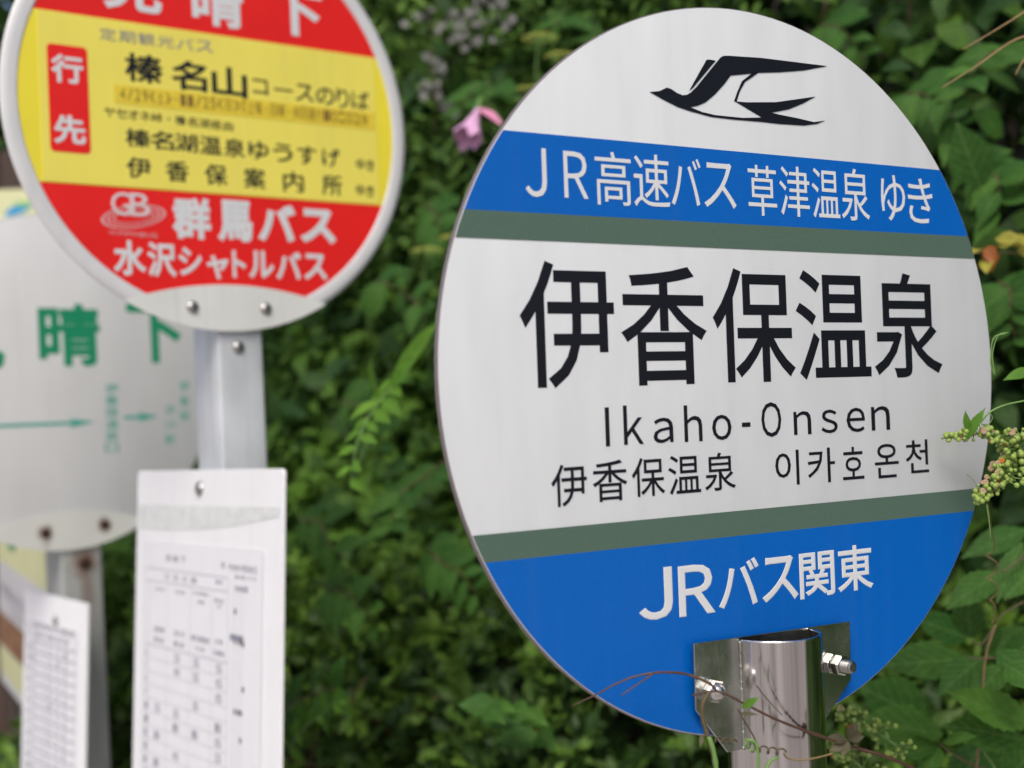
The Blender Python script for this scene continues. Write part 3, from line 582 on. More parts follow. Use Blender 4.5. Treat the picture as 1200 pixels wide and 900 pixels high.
def leaf_geo(L, Wd, ns=4, fold=.25, droop=.3, shape=(0, .75, 1, .62, 0), serr=0.0, curl=0.0):
    """a leaf along +Y from the origin, upper side +Z; three rows of vertices, tip bent down"""
    V = []; UV = []; F = []
    xs = np.linspace(0, 1, len(shape))
    for i in range(ns+1):
        t = i/ns; wd = np.interp(t, xs, shape)*Wd/2; y = L*t*(1-.12*droop*t); z = -droop*L*t*t*.5
        if serr and 0 < i < ns: wd *= (1+serr if i % 2 else 1-serr*.6)
        wd = max(wd, Wd*.015)
        for s in (-1, 0, 1):
            V.append((s*wd+curl*L*t*t*.2, y-(serr*L*.25 if s and i % 2 else 0), z+abs(s)*wd*fold)); UV.append((t, s*np.interp(t, xs, shape)))
    for i in range(ns):
        a = i*3; b = a+3
        F += [(a, a+1, b+1, b), (a+1, a+2, b+2, b+1)]
    return np.array(V), np.array(UV), F
def leaf_mesh(name, geo, m, tint=.5):
    V, UV, F = geo; me = bpy.data.meshes.new(name); me.from_pydata(V.tolist(), [], F)
    ul = me.uv_layers.new(name='leaf'); at_ = me.attributes.new('tint', 'FLOAT', 'POINT'); at_.data.foreach_set('value', np.full(len(V), tint, dtype=np.float32))
    li = np.empty(len(me.loops), dtype=np.int32); me.loops.foreach_get('vertex_index', li); ul.data.foreach_set('uv', UV[li].astype(np.float32).ravel())
    me.shade_smooth(); me.materials.append(m); return me
def basis(tip, up):
    """(N,3) tip directions and rough up normals -> rotation matrices with columns x,y,z"""
    y = tip/np.linalg.norm(tip, axis=1, keepdims=True); x = np.cross(y, up); x /= np.linalg.norm(x, axis=1, keepdims=True)+1e-9; z = np.cross(x, y)
    return np.stack([x, y, z], axis=2)
def leaf_mass(name, geos, pos, rot, scale, tint, m, parent=None, kind='stuff'):
    """many leaves joined into one mesh; geos are variants"""
    N = len(pos); pick = RNG.integers(0, len(geos), N); VV = []; UU = []; FF = []; TT = []; off = 0
    for g, (V, UV, F) in enumerate(geos):
        ix = np.nonzero(pick == g)[0]
        if len(ix) == 0: continue
        P = np.einsum('nij,vj->nvi', rot[ix], V)*scale[ix][:, None, None]+pos[ix][:, None, :]
        Fa = np.array(F)[None]+(np.arange(len(ix))*len(V))[:, None, None]+off
        VV.append(P.reshape(-1, 3)); FF.append(Fa.reshape(-1, 4)); UU.append(np.tile(UV, (len(ix), 1))); TT.append(np.repeat(tint[ix], len(V))); off += len(ix)*len(V)
    V = np.concatenate(VV); F = np.concatenate(FF); UV = np.concatenate(UU); T = np.concatenate(TT)
    me = bpy.data.meshes.new(name); me.vertices.add(len(V)); me.vertices.foreach_set('co', V.astype(np.float32).ravel())
    me.loops.add(F.size); me.loops.foreach_set('vertex_index', F.astype(np.int32).ravel())
    me.polygons.add(len(F)); me.polygons.foreach_set('loop_start', np.arange(0, F.size, 4, dtype=np.int32)); me.polygons.foreach_set('loop_total', np.full(len(F), 4, dtype=np.int32))
    ul = me.uv_layers.new(name='leaf'); ul.data.foreach_set('uv', UV[F.ravel()].astype(np.float32).ravel())
    a = me.attributes.new('tint', 'FLOAT', 'POINT'); a.data.foreach_set('value', T.astype(np.float32))
    me.update(calc_edges=True); me.shade_smooth(); me.materials.append(m)
    o = bpy.data.objects.new(name, me); COL.objects.link(o)
    if parent: o.parent = parent
    if kind: o['kind'] = kind
    return o
G_BROAD = [leaf_geo(1, .55, 4, .22, .5), leaf_geo(1, .62, 4, .3, .9, (0, .85, 1, .55, 0)), leaf_geo(1, .48, 4, .15, .3, (0, .6, 1, .75, 0), curl=.5), leaf_geo(1, .7, 3, .25, .6, (.2, 1, .8, 0))]
G_SMALL = [leaf_geo(1, .42, 3, .3, .2, (0, .6, 1, 0)), leaf_geo(1, .36, 3, .2, .6, (0, .7, .9, 0)), leaf_geo(1, .46, 3, .35, -.2, (0, .55, 1, 0))]

# the bank surface: y of the foliage front at (x, z)
NS = np.array([-.56, -.83, 0]) ; NS /= np.linalg.norm(NS)
def bump_(x, z):
    return (.10*np.sin(3.1*x+1.3*z+.5)+.07*np.sin(6.7*x-4.1*z+2)+.05*np.sin(11*x+9*z)+.06*np.sin(2.2*z-1.0))
def surf(x, z):
    return 2.72-.74*x+.10*bump_(x, z)*7*.35+.22*(z-1.5)
# ---- setting: ground, bank
gm = mat('pale_concrete_paving', (.42, .385, .37), .85, noise=.3, nscale=60, bump=.6, bscale=300)
bm = bmesh.new(); S = 400; vs = [bm.verts.new(v) for v in ((-S, -S, 0), (S, -S, 0), (S, S, 0), (-S, S, 0))]; bm.faces.new(vs)
tag(from_bm('road', bm, gm), 'pale concrete road surface reaching away from the foot of the bank', kind='structure')
bm = bmesh.new(); nx, nz = 40, 18; grid = []
for i in range(nx+1):
    x = -6+11*i/nx; row = []
    for j in range(nz+1):
        t = j/nz
        if t < .25: z = .02+t*1.6; y = 2.72-.74*x-.02+t*.3
        else: z = .42+(t-.25)*3.4; y = 2.72-.74*x+.34+(t-.25)*1.6
        k = .05*math.sin(x*5+j)+.04*math.sin(x*11-2*j); row.append(bm.verts.new((x+k*.5, y+k+.08, z)))
    row.append(bm.verts.new((x+2.5, y+6, z+1.2))); row.append(bm.verts.new((x+12, y+30, z+5))); grid.append(row)
for a, b in zip(grid, grid[1:]):
    for j in range(len(a)-1): bm.faces.new((a[j], b[j], b[j+1], a[j+1]))
tag(from_bm('earth_bank', bm, SOIL, smooth=True), 'dark soil bank behind the foliage', kind='structure')

def mass(n_clump, per, xr, zr, size, depth, geos, name, m, label, spread=.13, tintr=(.0, .75), parent=None, sf=surf, jit=1.0, dens=None, ros=False):
    cx = RNG.uniform(*xr, n_clump); cz = RNG.uniform(*zr, n_clump)
    if ros: spread = .007
    if dens is not None: k = RNG.random(n_clump) < dens(cx, cz); cx = cx[k]; cz = cz[k]
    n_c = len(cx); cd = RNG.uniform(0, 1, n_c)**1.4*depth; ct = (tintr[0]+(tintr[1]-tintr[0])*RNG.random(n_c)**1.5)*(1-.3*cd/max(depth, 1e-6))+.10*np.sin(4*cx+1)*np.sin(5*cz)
    csz = RNG.uniform(.75, 1.3, n_c); ax = RNG.normal(0, 1, (n_c, 3))*.6+np.array([-.3, -.45, -.15])
    idx = np.repeat(np.arange(n_c), per); N = len(idx)
    off = RNG.normal(0, spread, (N, 3))*np.array([1, .8, .8]); x = cx[idx]+off[:, 0]; z = cz[idx]+off[:, 2]
    y = sf(x, z)+cd[idx]+off[:, 1]*.7
    tip = ax[idx]+RNG.normal(0, .55, (N, 3))*jit; up = NS*.75+np.array([0, 0, .8])+RNG.normal(0, .35, (N, 3))*jit
    if ros:                                     # leaves in whorls round each twig tip
        axu = np.array([-.35, -.5, .75])+RNG.normal(0, .35, (n_c, 3)); axu /= np.linalg.norm(axu, axis=1, keepdims=True)
        rad = RNG.normal(0, 1, (N, 3)); rad -= axu[idx]*np.sum(rad*axu[idx], 1, keepdims=True); rad /= np.linalg.norm(rad, axis=1, keepdims=True)
        k = RNG.uniform(.25, 1.1, (N, 1)); tip = axu[idx]*(1.25-k)+rad*k; up = axu[idx]-rad*.35*0+RNG.normal(0, .1, (N, 3)); y -= RNG.uniform(0, .01, N)
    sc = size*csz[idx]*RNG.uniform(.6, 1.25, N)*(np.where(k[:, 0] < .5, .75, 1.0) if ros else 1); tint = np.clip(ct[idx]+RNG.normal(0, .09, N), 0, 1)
    return tag(leaf_mass(name, geos, np.stack([x, y, z], 1), basis(tip, up), sc, tint, m, parent), label)
lowband = lambda x, z: np.where((x < -1.2) & (z < 2.0), 0.0, np.where(z < 1.05, .35, 1.0))*np.where(np.sin(5.3*x+2.1*z)+np.sin(3.7*z-6.1*x+1)+np.sin(9*z+4*x) < -1.75, .2, 1.0)
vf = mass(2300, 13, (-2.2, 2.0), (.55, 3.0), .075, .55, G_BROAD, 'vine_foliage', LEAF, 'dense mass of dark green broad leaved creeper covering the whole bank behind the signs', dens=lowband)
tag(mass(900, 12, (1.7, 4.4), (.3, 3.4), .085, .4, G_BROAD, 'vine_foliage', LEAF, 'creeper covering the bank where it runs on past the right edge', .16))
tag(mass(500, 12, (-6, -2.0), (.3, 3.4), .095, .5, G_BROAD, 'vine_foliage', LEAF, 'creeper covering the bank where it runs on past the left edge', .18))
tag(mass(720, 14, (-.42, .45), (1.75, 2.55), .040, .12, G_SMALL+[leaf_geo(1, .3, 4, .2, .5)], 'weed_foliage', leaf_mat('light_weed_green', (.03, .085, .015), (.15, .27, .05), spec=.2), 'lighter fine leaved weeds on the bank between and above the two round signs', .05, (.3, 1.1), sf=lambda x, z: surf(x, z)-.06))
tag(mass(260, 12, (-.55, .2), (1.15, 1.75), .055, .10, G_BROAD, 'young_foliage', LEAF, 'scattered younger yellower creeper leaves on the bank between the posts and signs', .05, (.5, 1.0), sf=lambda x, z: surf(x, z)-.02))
# azalea hedge in front of the bank at the bottom
def hsurf(x, z): return 2.28-.55*x+np.clip(z-.95, 0, 1)*1.3+.05*np.sin(7*x+5*z)+.04*np.sin(15*x-8*z)
hz = empty('azalea_hedge', Matrix.Translation((0, 2.6, 0)), 'clipped azalea hedge of small glossy leaves along the bottom between the posts and steel pole', 'hedge')
h = mass(4600, 9, (-1.75, 1.5), (.45, 1.16), .038, .18, G_SMALL, 'foliage', LEAF_SMALL, None, .035, (.15, 1.1), sf=hsurf, ros=True, dens=lambda x, z: np.where((x < -.98) & (z > .80), 0., 1.)*np.where(np.sin(9*x+3*z)+np.sin(7*z-11*x+1)+np.sin(17*z+6*x) < -1.8, .3, 1.0))
h.parent = hz; h.location = -hz.location
h = mass(1300, 9, (-1.75, 1.2), (1.02, 1.20), .038, .5, G_SMALL, 'foliage', LEAF_SMALL, None, .035, (.2, 1.1), sf=lambda x, z: 2.45-.55*x+0*z, ros=True, dens=lambda x, z: np.where(x < -.75, 0., 1.))
h.parent = hz; h.location = -hz.location
for k in range(70):
    x = random.uniform(-.9, 1.0); z0 = random.uniform(.5, 1.0); y = float(hsurf(x, z0)); bm = bmesh.new()
    p = Vector((x, y+.12-2.6, z0-.12)); pts = [p]
    for j in range(3): p = p+Vector((random.uniform(-.06, .06), -.055, random.uniform(.02, .07))); pts.append(p)
    tube(bm, pts, .0025, .0012, 5, 3); from_bm('twig', bm, STEM_TAN if k % 2 else STEM, hz)

# ---- vine shoots whose leaves can be picked out one by one -----------------------------
LM = [leaf_mesh('leaf', leaf_geo(.075, .042, 8, .22, d_, serr=.10, shape=sh, curl=c_), LEAF_NEAR, t_) for d_, sh, c_, t_ in
      ((.5, (0, .75, 1, .62, 0), 0, .2), (.8, (0, .85, .95, .5, 0), .4, .35), (.3, (0, .6, 1, .75, 0), -.4, .1), (.6, (.1, .9, .9, .5, 0), .2, .5))]
LB = [leaf_mesh('leaf', leaf_geo(.06, .028, 6, .25, .4, shape=sh), LEAF_BRIGHT, t_) for sh, t_ in (((0, .7, 1, .6, 0), .3), ((0, .8, .9, .5, 0), .5))]
def put_leaf(parent, me, pos, tip, up, scale=1.0, name='leaf'):
    b = basis(np.array([tip], float), np.array([up], float))[0]; m4 = Matrix(b.tolist()).to_4x4() @ Matrix.Scale(scale, 4); m4.translation = Vector(pos)-parent.location
    o = bpy.data.objects.new(name, me); COL.objects.link(o); o.parent = parent; o.matrix_basis = m4; return o
def child_bm(name, bm, m, parent):
    o = from_bm(name, bm, m, parent); o.location = -parent.location; return o
def shoot(px, py, dpx, dpy, Y, n, meshes, label, size=1.0, smat=STEM, group='creeper shoots standing out from the bank', cat='creeper shoot', name='vine_shoot', lean=-.12, palm=0):
    P0 = at(px, py, Y); P3 = at(px+dpx, py+dpy, Y+lean)
    root = empty(name, Matrix.Translation(P0), label, cat, group)
    mid1 = P0.lerp(P3, .33)+Vector((random.uniform(-.02, .02), -.03, random.uniform(.0, .03))); mid2 = P0.lerp(P3, .7)+Vector((random.uniform(-.02, .02), -.03, .02))
    pts = [P0, mid1, mid2, P3]; bm = bmesh.new(); tube(bm, pts, .0024*size, .001*size, 5, 4); child_bm('stem', bm, smat, root)
    rs = resample(pts, 8); ax = (P3-P0).normalized()
    for i in range(n):
        t = (i+.6)/n; p = rs[min(int(t*(len(rs)-1)), len(rs)-1)]
        side = 1 if i % 2 else -1; perp = ax.cross(Vector((NS[0], NS[1], .3))).normalized()*side
        tip = ax*random.uniform(.2, .8)+perp*random.uniform(.6, 1.1)+Vector((NS[0], NS[1], 0))*random.uniform(-.1, .5)
        up = Vector((NS[0], NS[1], .75))+Vector((random.uniform(-.3, .3), random.uniform(-.3, .3), random.uniform(-.3, .3)))
        put_leaf(root, meshes[i % len(meshes)], p, tip, up, size*random.uniform(.75, 1.2)*(1-.35*t))
    return root
def near_leaf(parent, bx, by, tx, ty, Y, wpx, tint, m=LEAF_NEAR, dY=-.04, up=(-.45, -.85, .45), droop=.35, fold=.18, serr=.07, label=None):
    p = at(bx, by, Y); q = at(tx, ty, Y+dY); L = (q-p).length; Wd = wpx*Y/1600
    me = leaf_mesh('leaf', leaf_geo(L*1.06, Wd*1.08, 18, fold, droop, (.05, .42, .76, .95, 1, .90, .66, .33, .02), serr, random.uniform(-.3, .3)), m, max(0, tint+random.uniform(-.15, .3)))
    o = put_leaf(parent, me, p, q-p, up); 
    if label: o['label'] = label
    return o
SH = [(400, 470, 60, 90, 2.55, 12, 'dark creeper shoot just right of the square post under the red and yellow sign'),
      (350, 610, 70, 60, 2.4, 12, 'dark creeper shoot just right of the top of the long white timetable board'),
      (520, 540, -60, 80, 2.35, 12, 'creeper shoot drooping beside the left edge of the swallow sign below its middle'),
      (440, 330, 60, 60, 2.6, 11, 'creeper shoot right of the lower rim of the red and yellow sign'),
      (500, 640, 60, 60, 2.3, 12, 'creeper shoot above the azalea hedge left of the lower grey green band'),
      (380, 690, 60, 40, 2.35, 10, 'creeper shoot crossing the top of the azalea hedge beside the long timetable board'),
      (500, 240, 30, 80, 2.65, 11, 'creeper shoot between the two round signs below the pink flower'),
      (600, 110, -60, 20, 2.7, 10, 'creeper shoot above the pink flower behind the upper left edge of the white sign'),
      (700, 20, -60, 30, 2.7, 10, 'creeper shoot behind the top left edge of the white sign'),
      (960, 30, 50, 40, 2.3, 11, 'creeper shoot behind the top right edge of the white sign'),
      (1060, 110, 60, 50, 2.1, 12, 'creeper shoot right of the swallow emblem and below the dry stalks'),
      (1130, 190, 40, 60, 2.0, 12, 'creeper shoot at the right of the upper blue band of the swallow sign'),
      (1170, 330, 20, 70, 1.9, 11, 'creeper shoot at the right edge, level with the large black lettering'),
      (1180, 60, -50, 50, 2.05, 10, 'creeper shoot in the top right corner under the dry stalks'),
      (330, 840, 70, -30, 2.15, 9, 'short creeper shoot low down at the right edge of the long timetable board'),
      (640, 870, -70, -40, 2.0, 10, 'creeper shoot below the bottom left edge of the blue area of the swallow sign')]
for px, py, dx, dy, Y, n, lb in SH: shoot(px, py, dx, dy, Y, n, LM, lb, 1.0)
rr_ = [o for o in COL.objects if o.get('label', '').startswith('creeper shoot at the right of the upper blue band')][0]
for a in ((1150, 222, 1122, 150, 1.9, 46, .3), (1185, 230, 1160, 190, 1.95, 34, .2), (1175, 160, 1150, 128, 1.95, 30, .25)): near_leaf(rr_, *a)
shoot(470, 440, -60, 125, 2.0, 15, LB, 'bright green young shoot with narrow leaflets in the gap between the two round signs', .85, STEM_GREEN, group=None, cat='young shoot', name='young_shoot')
shoot(340, 880, 60, -60, 2.1, 10, LB, 'bright green young shoot at the foot of the long timetable board', .6, STEM_GREEN, group=None, cat='young shoot', name='young_shoot')
# one long pale blade
BL = leaf_mesh('leaf', leaf_geo(.26, .052, 8, .35, .15, shape=(.15, .6, 1, .85, 0)), LEAF_BRIGHT, .35)
p0 = at(446, 478, 1.98); bl = empty('lily_shoot', Matrix.Translation(p0), 'long pale green blades slanting up beside the left edge of the swallow sign', 'lily')
put_leaf(bl, BL, p0, at(508, 372, 1.90)-p0, (-.75, -.6, .2), .66); put_leaf(bl, BL, p0, at(425, 405, 1.9)-p0, (-.6, -.8, .2), .36)
bm = bmesh.new(); tube(bm, [at(415, 560, 2.1), at(432, 515, 2.04), p0], .003, .002, 6); child_bm('stem', bm, STEM_GREEN, bl)
# yellow and orange leaves at the right edge, yellow umbels at the top
YL = [leaf_mesh('leaf', leaf_geo(.045, .022, 4, .2, .4), LEAF_YEL, .4)]; OL = [leaf_mesh('leaf', leaf_geo(.04, .022, 4, .3, .6), LEAF_ORG, .4)]
rt = empty('yellowing_shoot', Matrix.Translation(at(1165, 290, 1.75)), 'yellow and orange dying leaves right of the upper green band at the right edge', 'dying shoot')
bm = bmesh.new(); tube(bm, [at(1210, 300, 1.8), at(1180, 296, 1.76), at(1142, 296, 1.74)], .002, .001, 5); child_bm('stem', bm, STEM, rt)
for (x, y, dx, dy, ms) in ((1150, 292, -14, 0, YL), (1158, 300, -4, 14, YL), (1168, 288, 20, -10, YL), (1180, 284, 22, -4, YL), (1164, 296, -6, 18, OL), (1158, 288, 3, 17, OL), (1192, 292, 22, 2, YL), (1166, 280, 26, -3, YL)):
    p = at(x, y, 1.73); put_leaf(rt, ms[0], p, at(x+dx, y+dy, 1.70)-p, (-.6, -.8, .5), .9)
UM = mat('yellow_green_umbel', (.36, .40, .07), .7, noise=.2, nscale=40)
um = empty('flowering_weed', Matrix.Translation(at(600, 200, 2.55)), 'weed with flat yellow green flower heads behind the swallow sign, upper left', 'weed')
for x, y, r in ((632, 40, .022), (656, 62, .020), (618, 102, .013), (500, 290, .020), (530, 276, .018), (1010, 70, .016)):
    if x > 900: continue
    c = at(x, y, 2.5); bm = bmesh.new()
    for k in range(70):
        a = random.uniform(0, 6.28); q = math.sqrt(random.random())*r*1.5
        bmesh.ops.create_icosphere(bm, subdivisions=1, radius=.0022, matrix=Matrix.Translation(c+Vector((q*math.cos(a), q*math.sin(a)*.8, -q*q*8+random.uniform(-.001, .001)))))
    child_bm('flower_head', bm, UM, um); um.children[-1]['kind'] = 'stuff'
    bm = bmesh.new(); tube(bm, [c-Vector((0, -.02, .22)), c-Vector((.01, -.01, .1)), c], .0018, .0012, 5)
    for k in range(7): a = k*.9; tube(bm, [c-Vector((0, 0, .03)), c+Vector((math.cos(a)*r, math.sin(a)*r*.8, -.002))], .0007, .0005, 4, 1)
    child_bm('stalk', bm, STEM_GREEN, um)
# pink trumpet flower
PK = mat('pink_petal', (.76, .42, .66), .5, noise=.25, nscale=30); PK2 = mat('deep_pink_petal', (.70, .25, .42), .5, noise=.2, nscale=30)
c = at(560, 128, 2.35); fr = empty('pink_flower', Matrix.Translation(c), 'drooping pink trumpet flower between the round signs, left of the upper blue band', 'flower')
PM = leaf_geo(.062, .034, 6, .35, .5, (.25, .7, 1, .8, .2))
def petal(geo, m, dst, up, s):
    me = leaf_mesh('petal', geo, m); put_leaf(fr, me, c, at(*dst)-c, up, s, 'petal')
bm = bmesh.new(); P_ = [c, at(557, 140, 2.34), at(552, 152, 2.33), at(547, 163, 2.32)]
rings = []; ax_ = (P_[3]-P_[0]).normalized(); u_ = ax_.orthogonal().normalized(); v_ = ax_.cross(u_)
for i_, (p_, r_) in enumerate(zip([c, c.lerp(P_[3], .3), c.lerp(P_[3], .6), c.lerp(P_[3], .85), P_[3]], (.004, .009, .015, .021, .026))):
    rings.append([bm.verts.new(p_+(u_*math.cos(a)+v_*math.sin(a))*r_*(1+(.16*math.cos(3*a) if i_ > 2 else 0))+ax_*(.008*math.cos(6*a) if i_ == 4 else 0)) for a in [2*math.pi*q/24 for q in range(24)]])
for a, b in zip(rings, rings[1:]):
    for q in range(24): bm.faces.new((a[q], a[(q+1) % 24], b[(q+1) % 24], b[q])).smooth = True
child_bm('trumpet', bm, PK, fr)
petal(leaf_geo(.062, .020, 6, .4, .3, (.4, .9, 1, .7, .2)), PK2, (600, 146, 2.30), (0, -.6, 1), 1.0)
bm = bmesh.new(); tube(bm, [c, at(566, 116, 2.38), at(590, 150, 2.42), at(600, 220, 2.46)], .0045, .002, 7); child_bm('stem', bm, STEM_GREEN, fr)
# pale blossoms blurred at the top
WB = mat('pale_blossom', (.15, .15, .14), .8); WG = leaf_mesh('blossom', leaf_geo(.017, .014, 3, .3, .3, (.2, 1, .9, .3)), WB)
sb = empty('flowering_shrub', Matrix.Translation(at(545, 60, 3.0)), 'shrub with scattered pale blossoms at the top between the two round signs', 'shrub'); k_ = 0
for (cx, cy, sx, sy, n) in ((550, 20, 45, 18, 46), (600, 8, 30, 8, 22), (512, 75, 8, 10, 12), (510, 100, 10, 10, 12), (545, 45, 25, 15, 20), (525, 130, 10, 8, 6)):
    for _ in range(n):
        p = at(random.gauss(cx, sx*.6), random.gauss(cy, sy*.6), random.uniform(2.72, 2.98)); put_leaf(sb, WG, p, (random.uniform(-1, 1), -.3, random.uniform(-1, 1)), (random.uniform(-.4, .4), -1, .3), random.uniform(.8, 1.4), 'blossom'); k_ += 1
bm = bmesh.new()
for _ in range(9): q = at(random.uniform(505, 620), random.uniform(10, 120), 2.85); tube(bm, [Vector((q.x+random.uniform(-.1, .1), 3.1, q.z-.5)), q+Vector((0, .05, -.15)), q], .0035, .0015, 5)
tag(child_bm('twigs', bm, STEM, sb), kind='stuff')

# ---- dry grass stalks in the top right corner -------------------------------------------
DRY = mat('dry_straw', (.33, .20, .09), .6, noise=.2, nscale=80)
dg = empty('dry_grass', Matrix.Translation(at(1215, 30, 1.5)), 'three thin dry brown grass stalks reaching in from the right edge at the top', 'dry grass')
for pts, r in (([(1128, 58), (1162, 38), (1200, 14), (1260, -30)], .0011), ([(1103, 103), (1145, 77), (1180, 52), (1205, 41), (1270, 20)], .0013), ([(1190, 88), (1200, 70), (1225, 40)], .0012)):
    bm = bmesh.new(); tube(bm, [at(x, y, 1.45) for x, y in pts], r*.45, r, 6); child_bm('stalk', bm, DRY, dg)
for x, y1, y2 in ((1048, -10, 42), (1062, 30, 80), (968, -10, 18)):
    pass
bs = empty('bare_stems', Matrix.Translation(at(1055, 40, 2.0)), 'thin brown upright bare stems above the top right of the white sign', 'stems')
for x, y1, y2 in ((1066, -20, 40), (1060, 30, 90), (966, -20, 24), (1185, 190, 130)):
    bm = bmesh.new(); tube(bm, [at(x+3, y1, 2.35), at(x+random.uniform(-3, 3), (y1+y2)/2, 2.33), at(x-3, y2, 2.35)], .0028, .0022, 6, wob=.15); child_bm('stem', bm, STEM, bs)

# ---- bushkiller vine at the right: leaves, flower clusters, tendrils ----------------------
NLc = {}
BV = empty('bushkiller_vine', Matrix.Translation(at(1190, 905, 1.6)), 'leafy green vine with toothed leaflets filling the lower right corner', 'vine')
for a in ((1174, 671, 1113, 702, 1.62, 34, .25), (1138, 748, 1130, 702, 1.66, 36, .12), (1134, 772, 1043, 778, 1.60, 44, .22), (1152, 770, 1104, 808, 1.57, 36, .25), (1176, 778, 1143, 816, 1.55, 32, .2),
          (1198, 636, 1170, 698, 1.55, 26, .3), (1150, 762, 1170, 742, 1.66, 26, .1), (1215, 664, 1180, 694, 1.66, 34, .3), (1134, 748, 1080, 726, 1.78, 34, .0), (1205, 620, 1135, 645, 1.82, 30, .1),
          (1090, 845, 1015, 808, 1.75, 60, .02), (1105, 860, 1010, 842, 1.72, 50, .05), (1200, 735, 1160, 760, 1.72, 28, .12),
          (1175, 770, 1215, 748, 1.55, 30, .3), (1120, 905, 1060, 930, 1.6, 40, .15), (1150, 870, 1120, 925, 1.65, 44, .1), (1195, 905, 1150, 850, 1.66, 48, .1), (1170, 930, 1205, 880, 1.6, 40, .15)):
    near_leaf(BV, *a)
for a in ((1102, 872, 1080, 842, 1.5, 24, .45), (1100, 872, 1036, 866, 1.5, 24, .4), (1098, 875, 1048, 884, 1.48, 24, .55), (1104, 870, 1138, 860, 1.5, 18, .5), (1100, 876, 1088, 902, 1.48, 22, .4)):
    near_leaf(BV, *a[:6], a[6], up=(-.3, -.7, .8), droop=.25)
for a in ((1168, 762, 1208, 790, 1.47, 34, .15), (1176, 778, 1222, 800, 1.45, 40, .2)): near_leaf(BV, *a, m=LEAF_NEAR, up=(-.2, -.7, .8))
lf = near_leaf(BV, 1210, 850, 1110, 812, 1.5, 40, .5, m=LEAF_NEAR, droop=-.1, fold=.5, serr=.06, label='large bright green half folded leaf')
near_leaf(BV, 1200, 868, 1118, 845, 1.52, 40, .3, m=LEAF_NEAR, droop=.3, serr=.05)
for pts, r, m in (([(1215, 915), (1150, 900), (1120, 885), (1102, 873)], .0016, STEM), ([(1144, 905), (1150, 840), (1155, 770), (1167, 732)], .0016, STEM_TAN), ([(1215, 760), (1180, 770), (1134, 772)], .0015, STEM),
                  ([(1200, 705), (1175, 720), (1167, 732)], .0012, STEM), ([(1210, 640), (1190, 660), (1174, 671)], .0015, STEM), ([(1167, 732), (1150, 755), (1138, 750)], .0012, STEM),
                  ([(1168, 903), (1152, 880), (1140, 866), (1146, 842), (1150, 828)], .0013, STEM_GREEN), ([(1146, 870), (1143, 850), (1150, 832), (1147, 815)], .0010, STEM_GREEN)):
    bm = bmesh.new(); tube(bm, [at(x, y, 1.52) for x, y in pts], r, r*.8, 6); child_bm('stem', bm, m, BV)
bm = bmesh.new(); pts = []
for k in range(60):
    t = k/59; cy = 638+94*t; cx = 1161+4*t; a = t*2*math.pi*3.6; r = 7*(.7+.4*math.sin(t*5)); pts.append(at(cx+r*math.cos(a), cy+3*math.sin(a), 1.42+.008*math.sin(a)))
tube(bm, [at(1157, 592, 1.3), at(1160, 610, 1.34), at(1163, 628, 1.39)]+pts, .0008, .0007, 5, 1); child_bm('tendril', bm, STEM_TAN, BV)
BUD = mat('green_bud', (.25, .35, .07), .5, noise=.2, nscale=80); BUDP = mat('pinkish_flower_disc', (.40, .27, .17), .6, noise=.2, nscale=80); BUDO = mat('orange_flower_disc', (.50, .15, .02), .6)
BUDM = {}
for nm, m_ in (('g', BUD), ('p', BUDP), ('o', BUDO)):
    bm = bmesh.new(); bmesh.ops.create_icosphere(bm, subdivisions=2, radius=.0026)
    if nm != 'g':
        for v in bm.verts:
            if v.co.y < -.0012: v.co.y = -.0012-(v.co.y+.0012)*.4
    me = bpy.data.meshes.new('bud'); bm.to_mesh(me); bm.free(); me.shade_smooth(); me.materials.append(m_); BUDM[nm] = me
def cluster(root, path, Y, wid, n, scale=1.0, mixp=(.87, .11, .02)):
    P = [at(x, y, Y) for x, y in path]; rs = resample(P, 10)
    bm = bmesh.new(); tube(bm, P, .0014*scale, .0009*scale, 6)
    for i in range(n):
        t = random.random()**.8; c = rs[int(t*(len(rs)-1))]; rr = wid*Y/1600*math.sin(math.pi*min(1, .18+t*.75))
        a = random.uniform(0, 6.28); b = math.sqrt(random.random()); q = c+Vector((math.cos(a)*b*rr, random.uniform(-1, 1)*rr*.7, math.sin(a)*b*rr*.85))
        k = random.choices('gpo', mixp)[0]; o = bpy.data.objects.new('bud', BUDM[k]); COL.objects.link(o); o.parent = root
        s = scale*random.uniform(.5, 1.15)*(1.15 if k != 'g' else 1); o.matrix_basis = Matrix.Translation(q-root.location) @ Matrix.Scale(s, 4)
        tube(bm, [c, c.lerp(q, .5)+Vector((0, 0, -.001)), q], .0006*scale, .0005*scale, 4, 1)
    o = child_bm('stalk', bm, STEM_GREEN, root)
FC = empty('flower_cluster', Matrix.Translation(at(1205, 520, 1.24)), 'cluster of tiny green, pink and orange flowers against the right edge of the sign', 'flower cluster', 'vine flower clusters')
cluster(FC, [(1225, 505), (1185, 512), (1150, 508), (1103, 514)], 1.225, 13, 110)
cluster(FC, [(1230, 540), (1195, 548), (1170, 562), (1143, 588)], 1.225, 21, 185)
cluster(FC, [(1225, 512), (1200, 520), (1185, 530), (1180, 545)], 1.23, 22, 90)
near_leaf(FC, 1134, 514, 1150, 478, 1.22, 11, .3, m=LEAF_BRIGHT, serr=.2, dY=-.01)
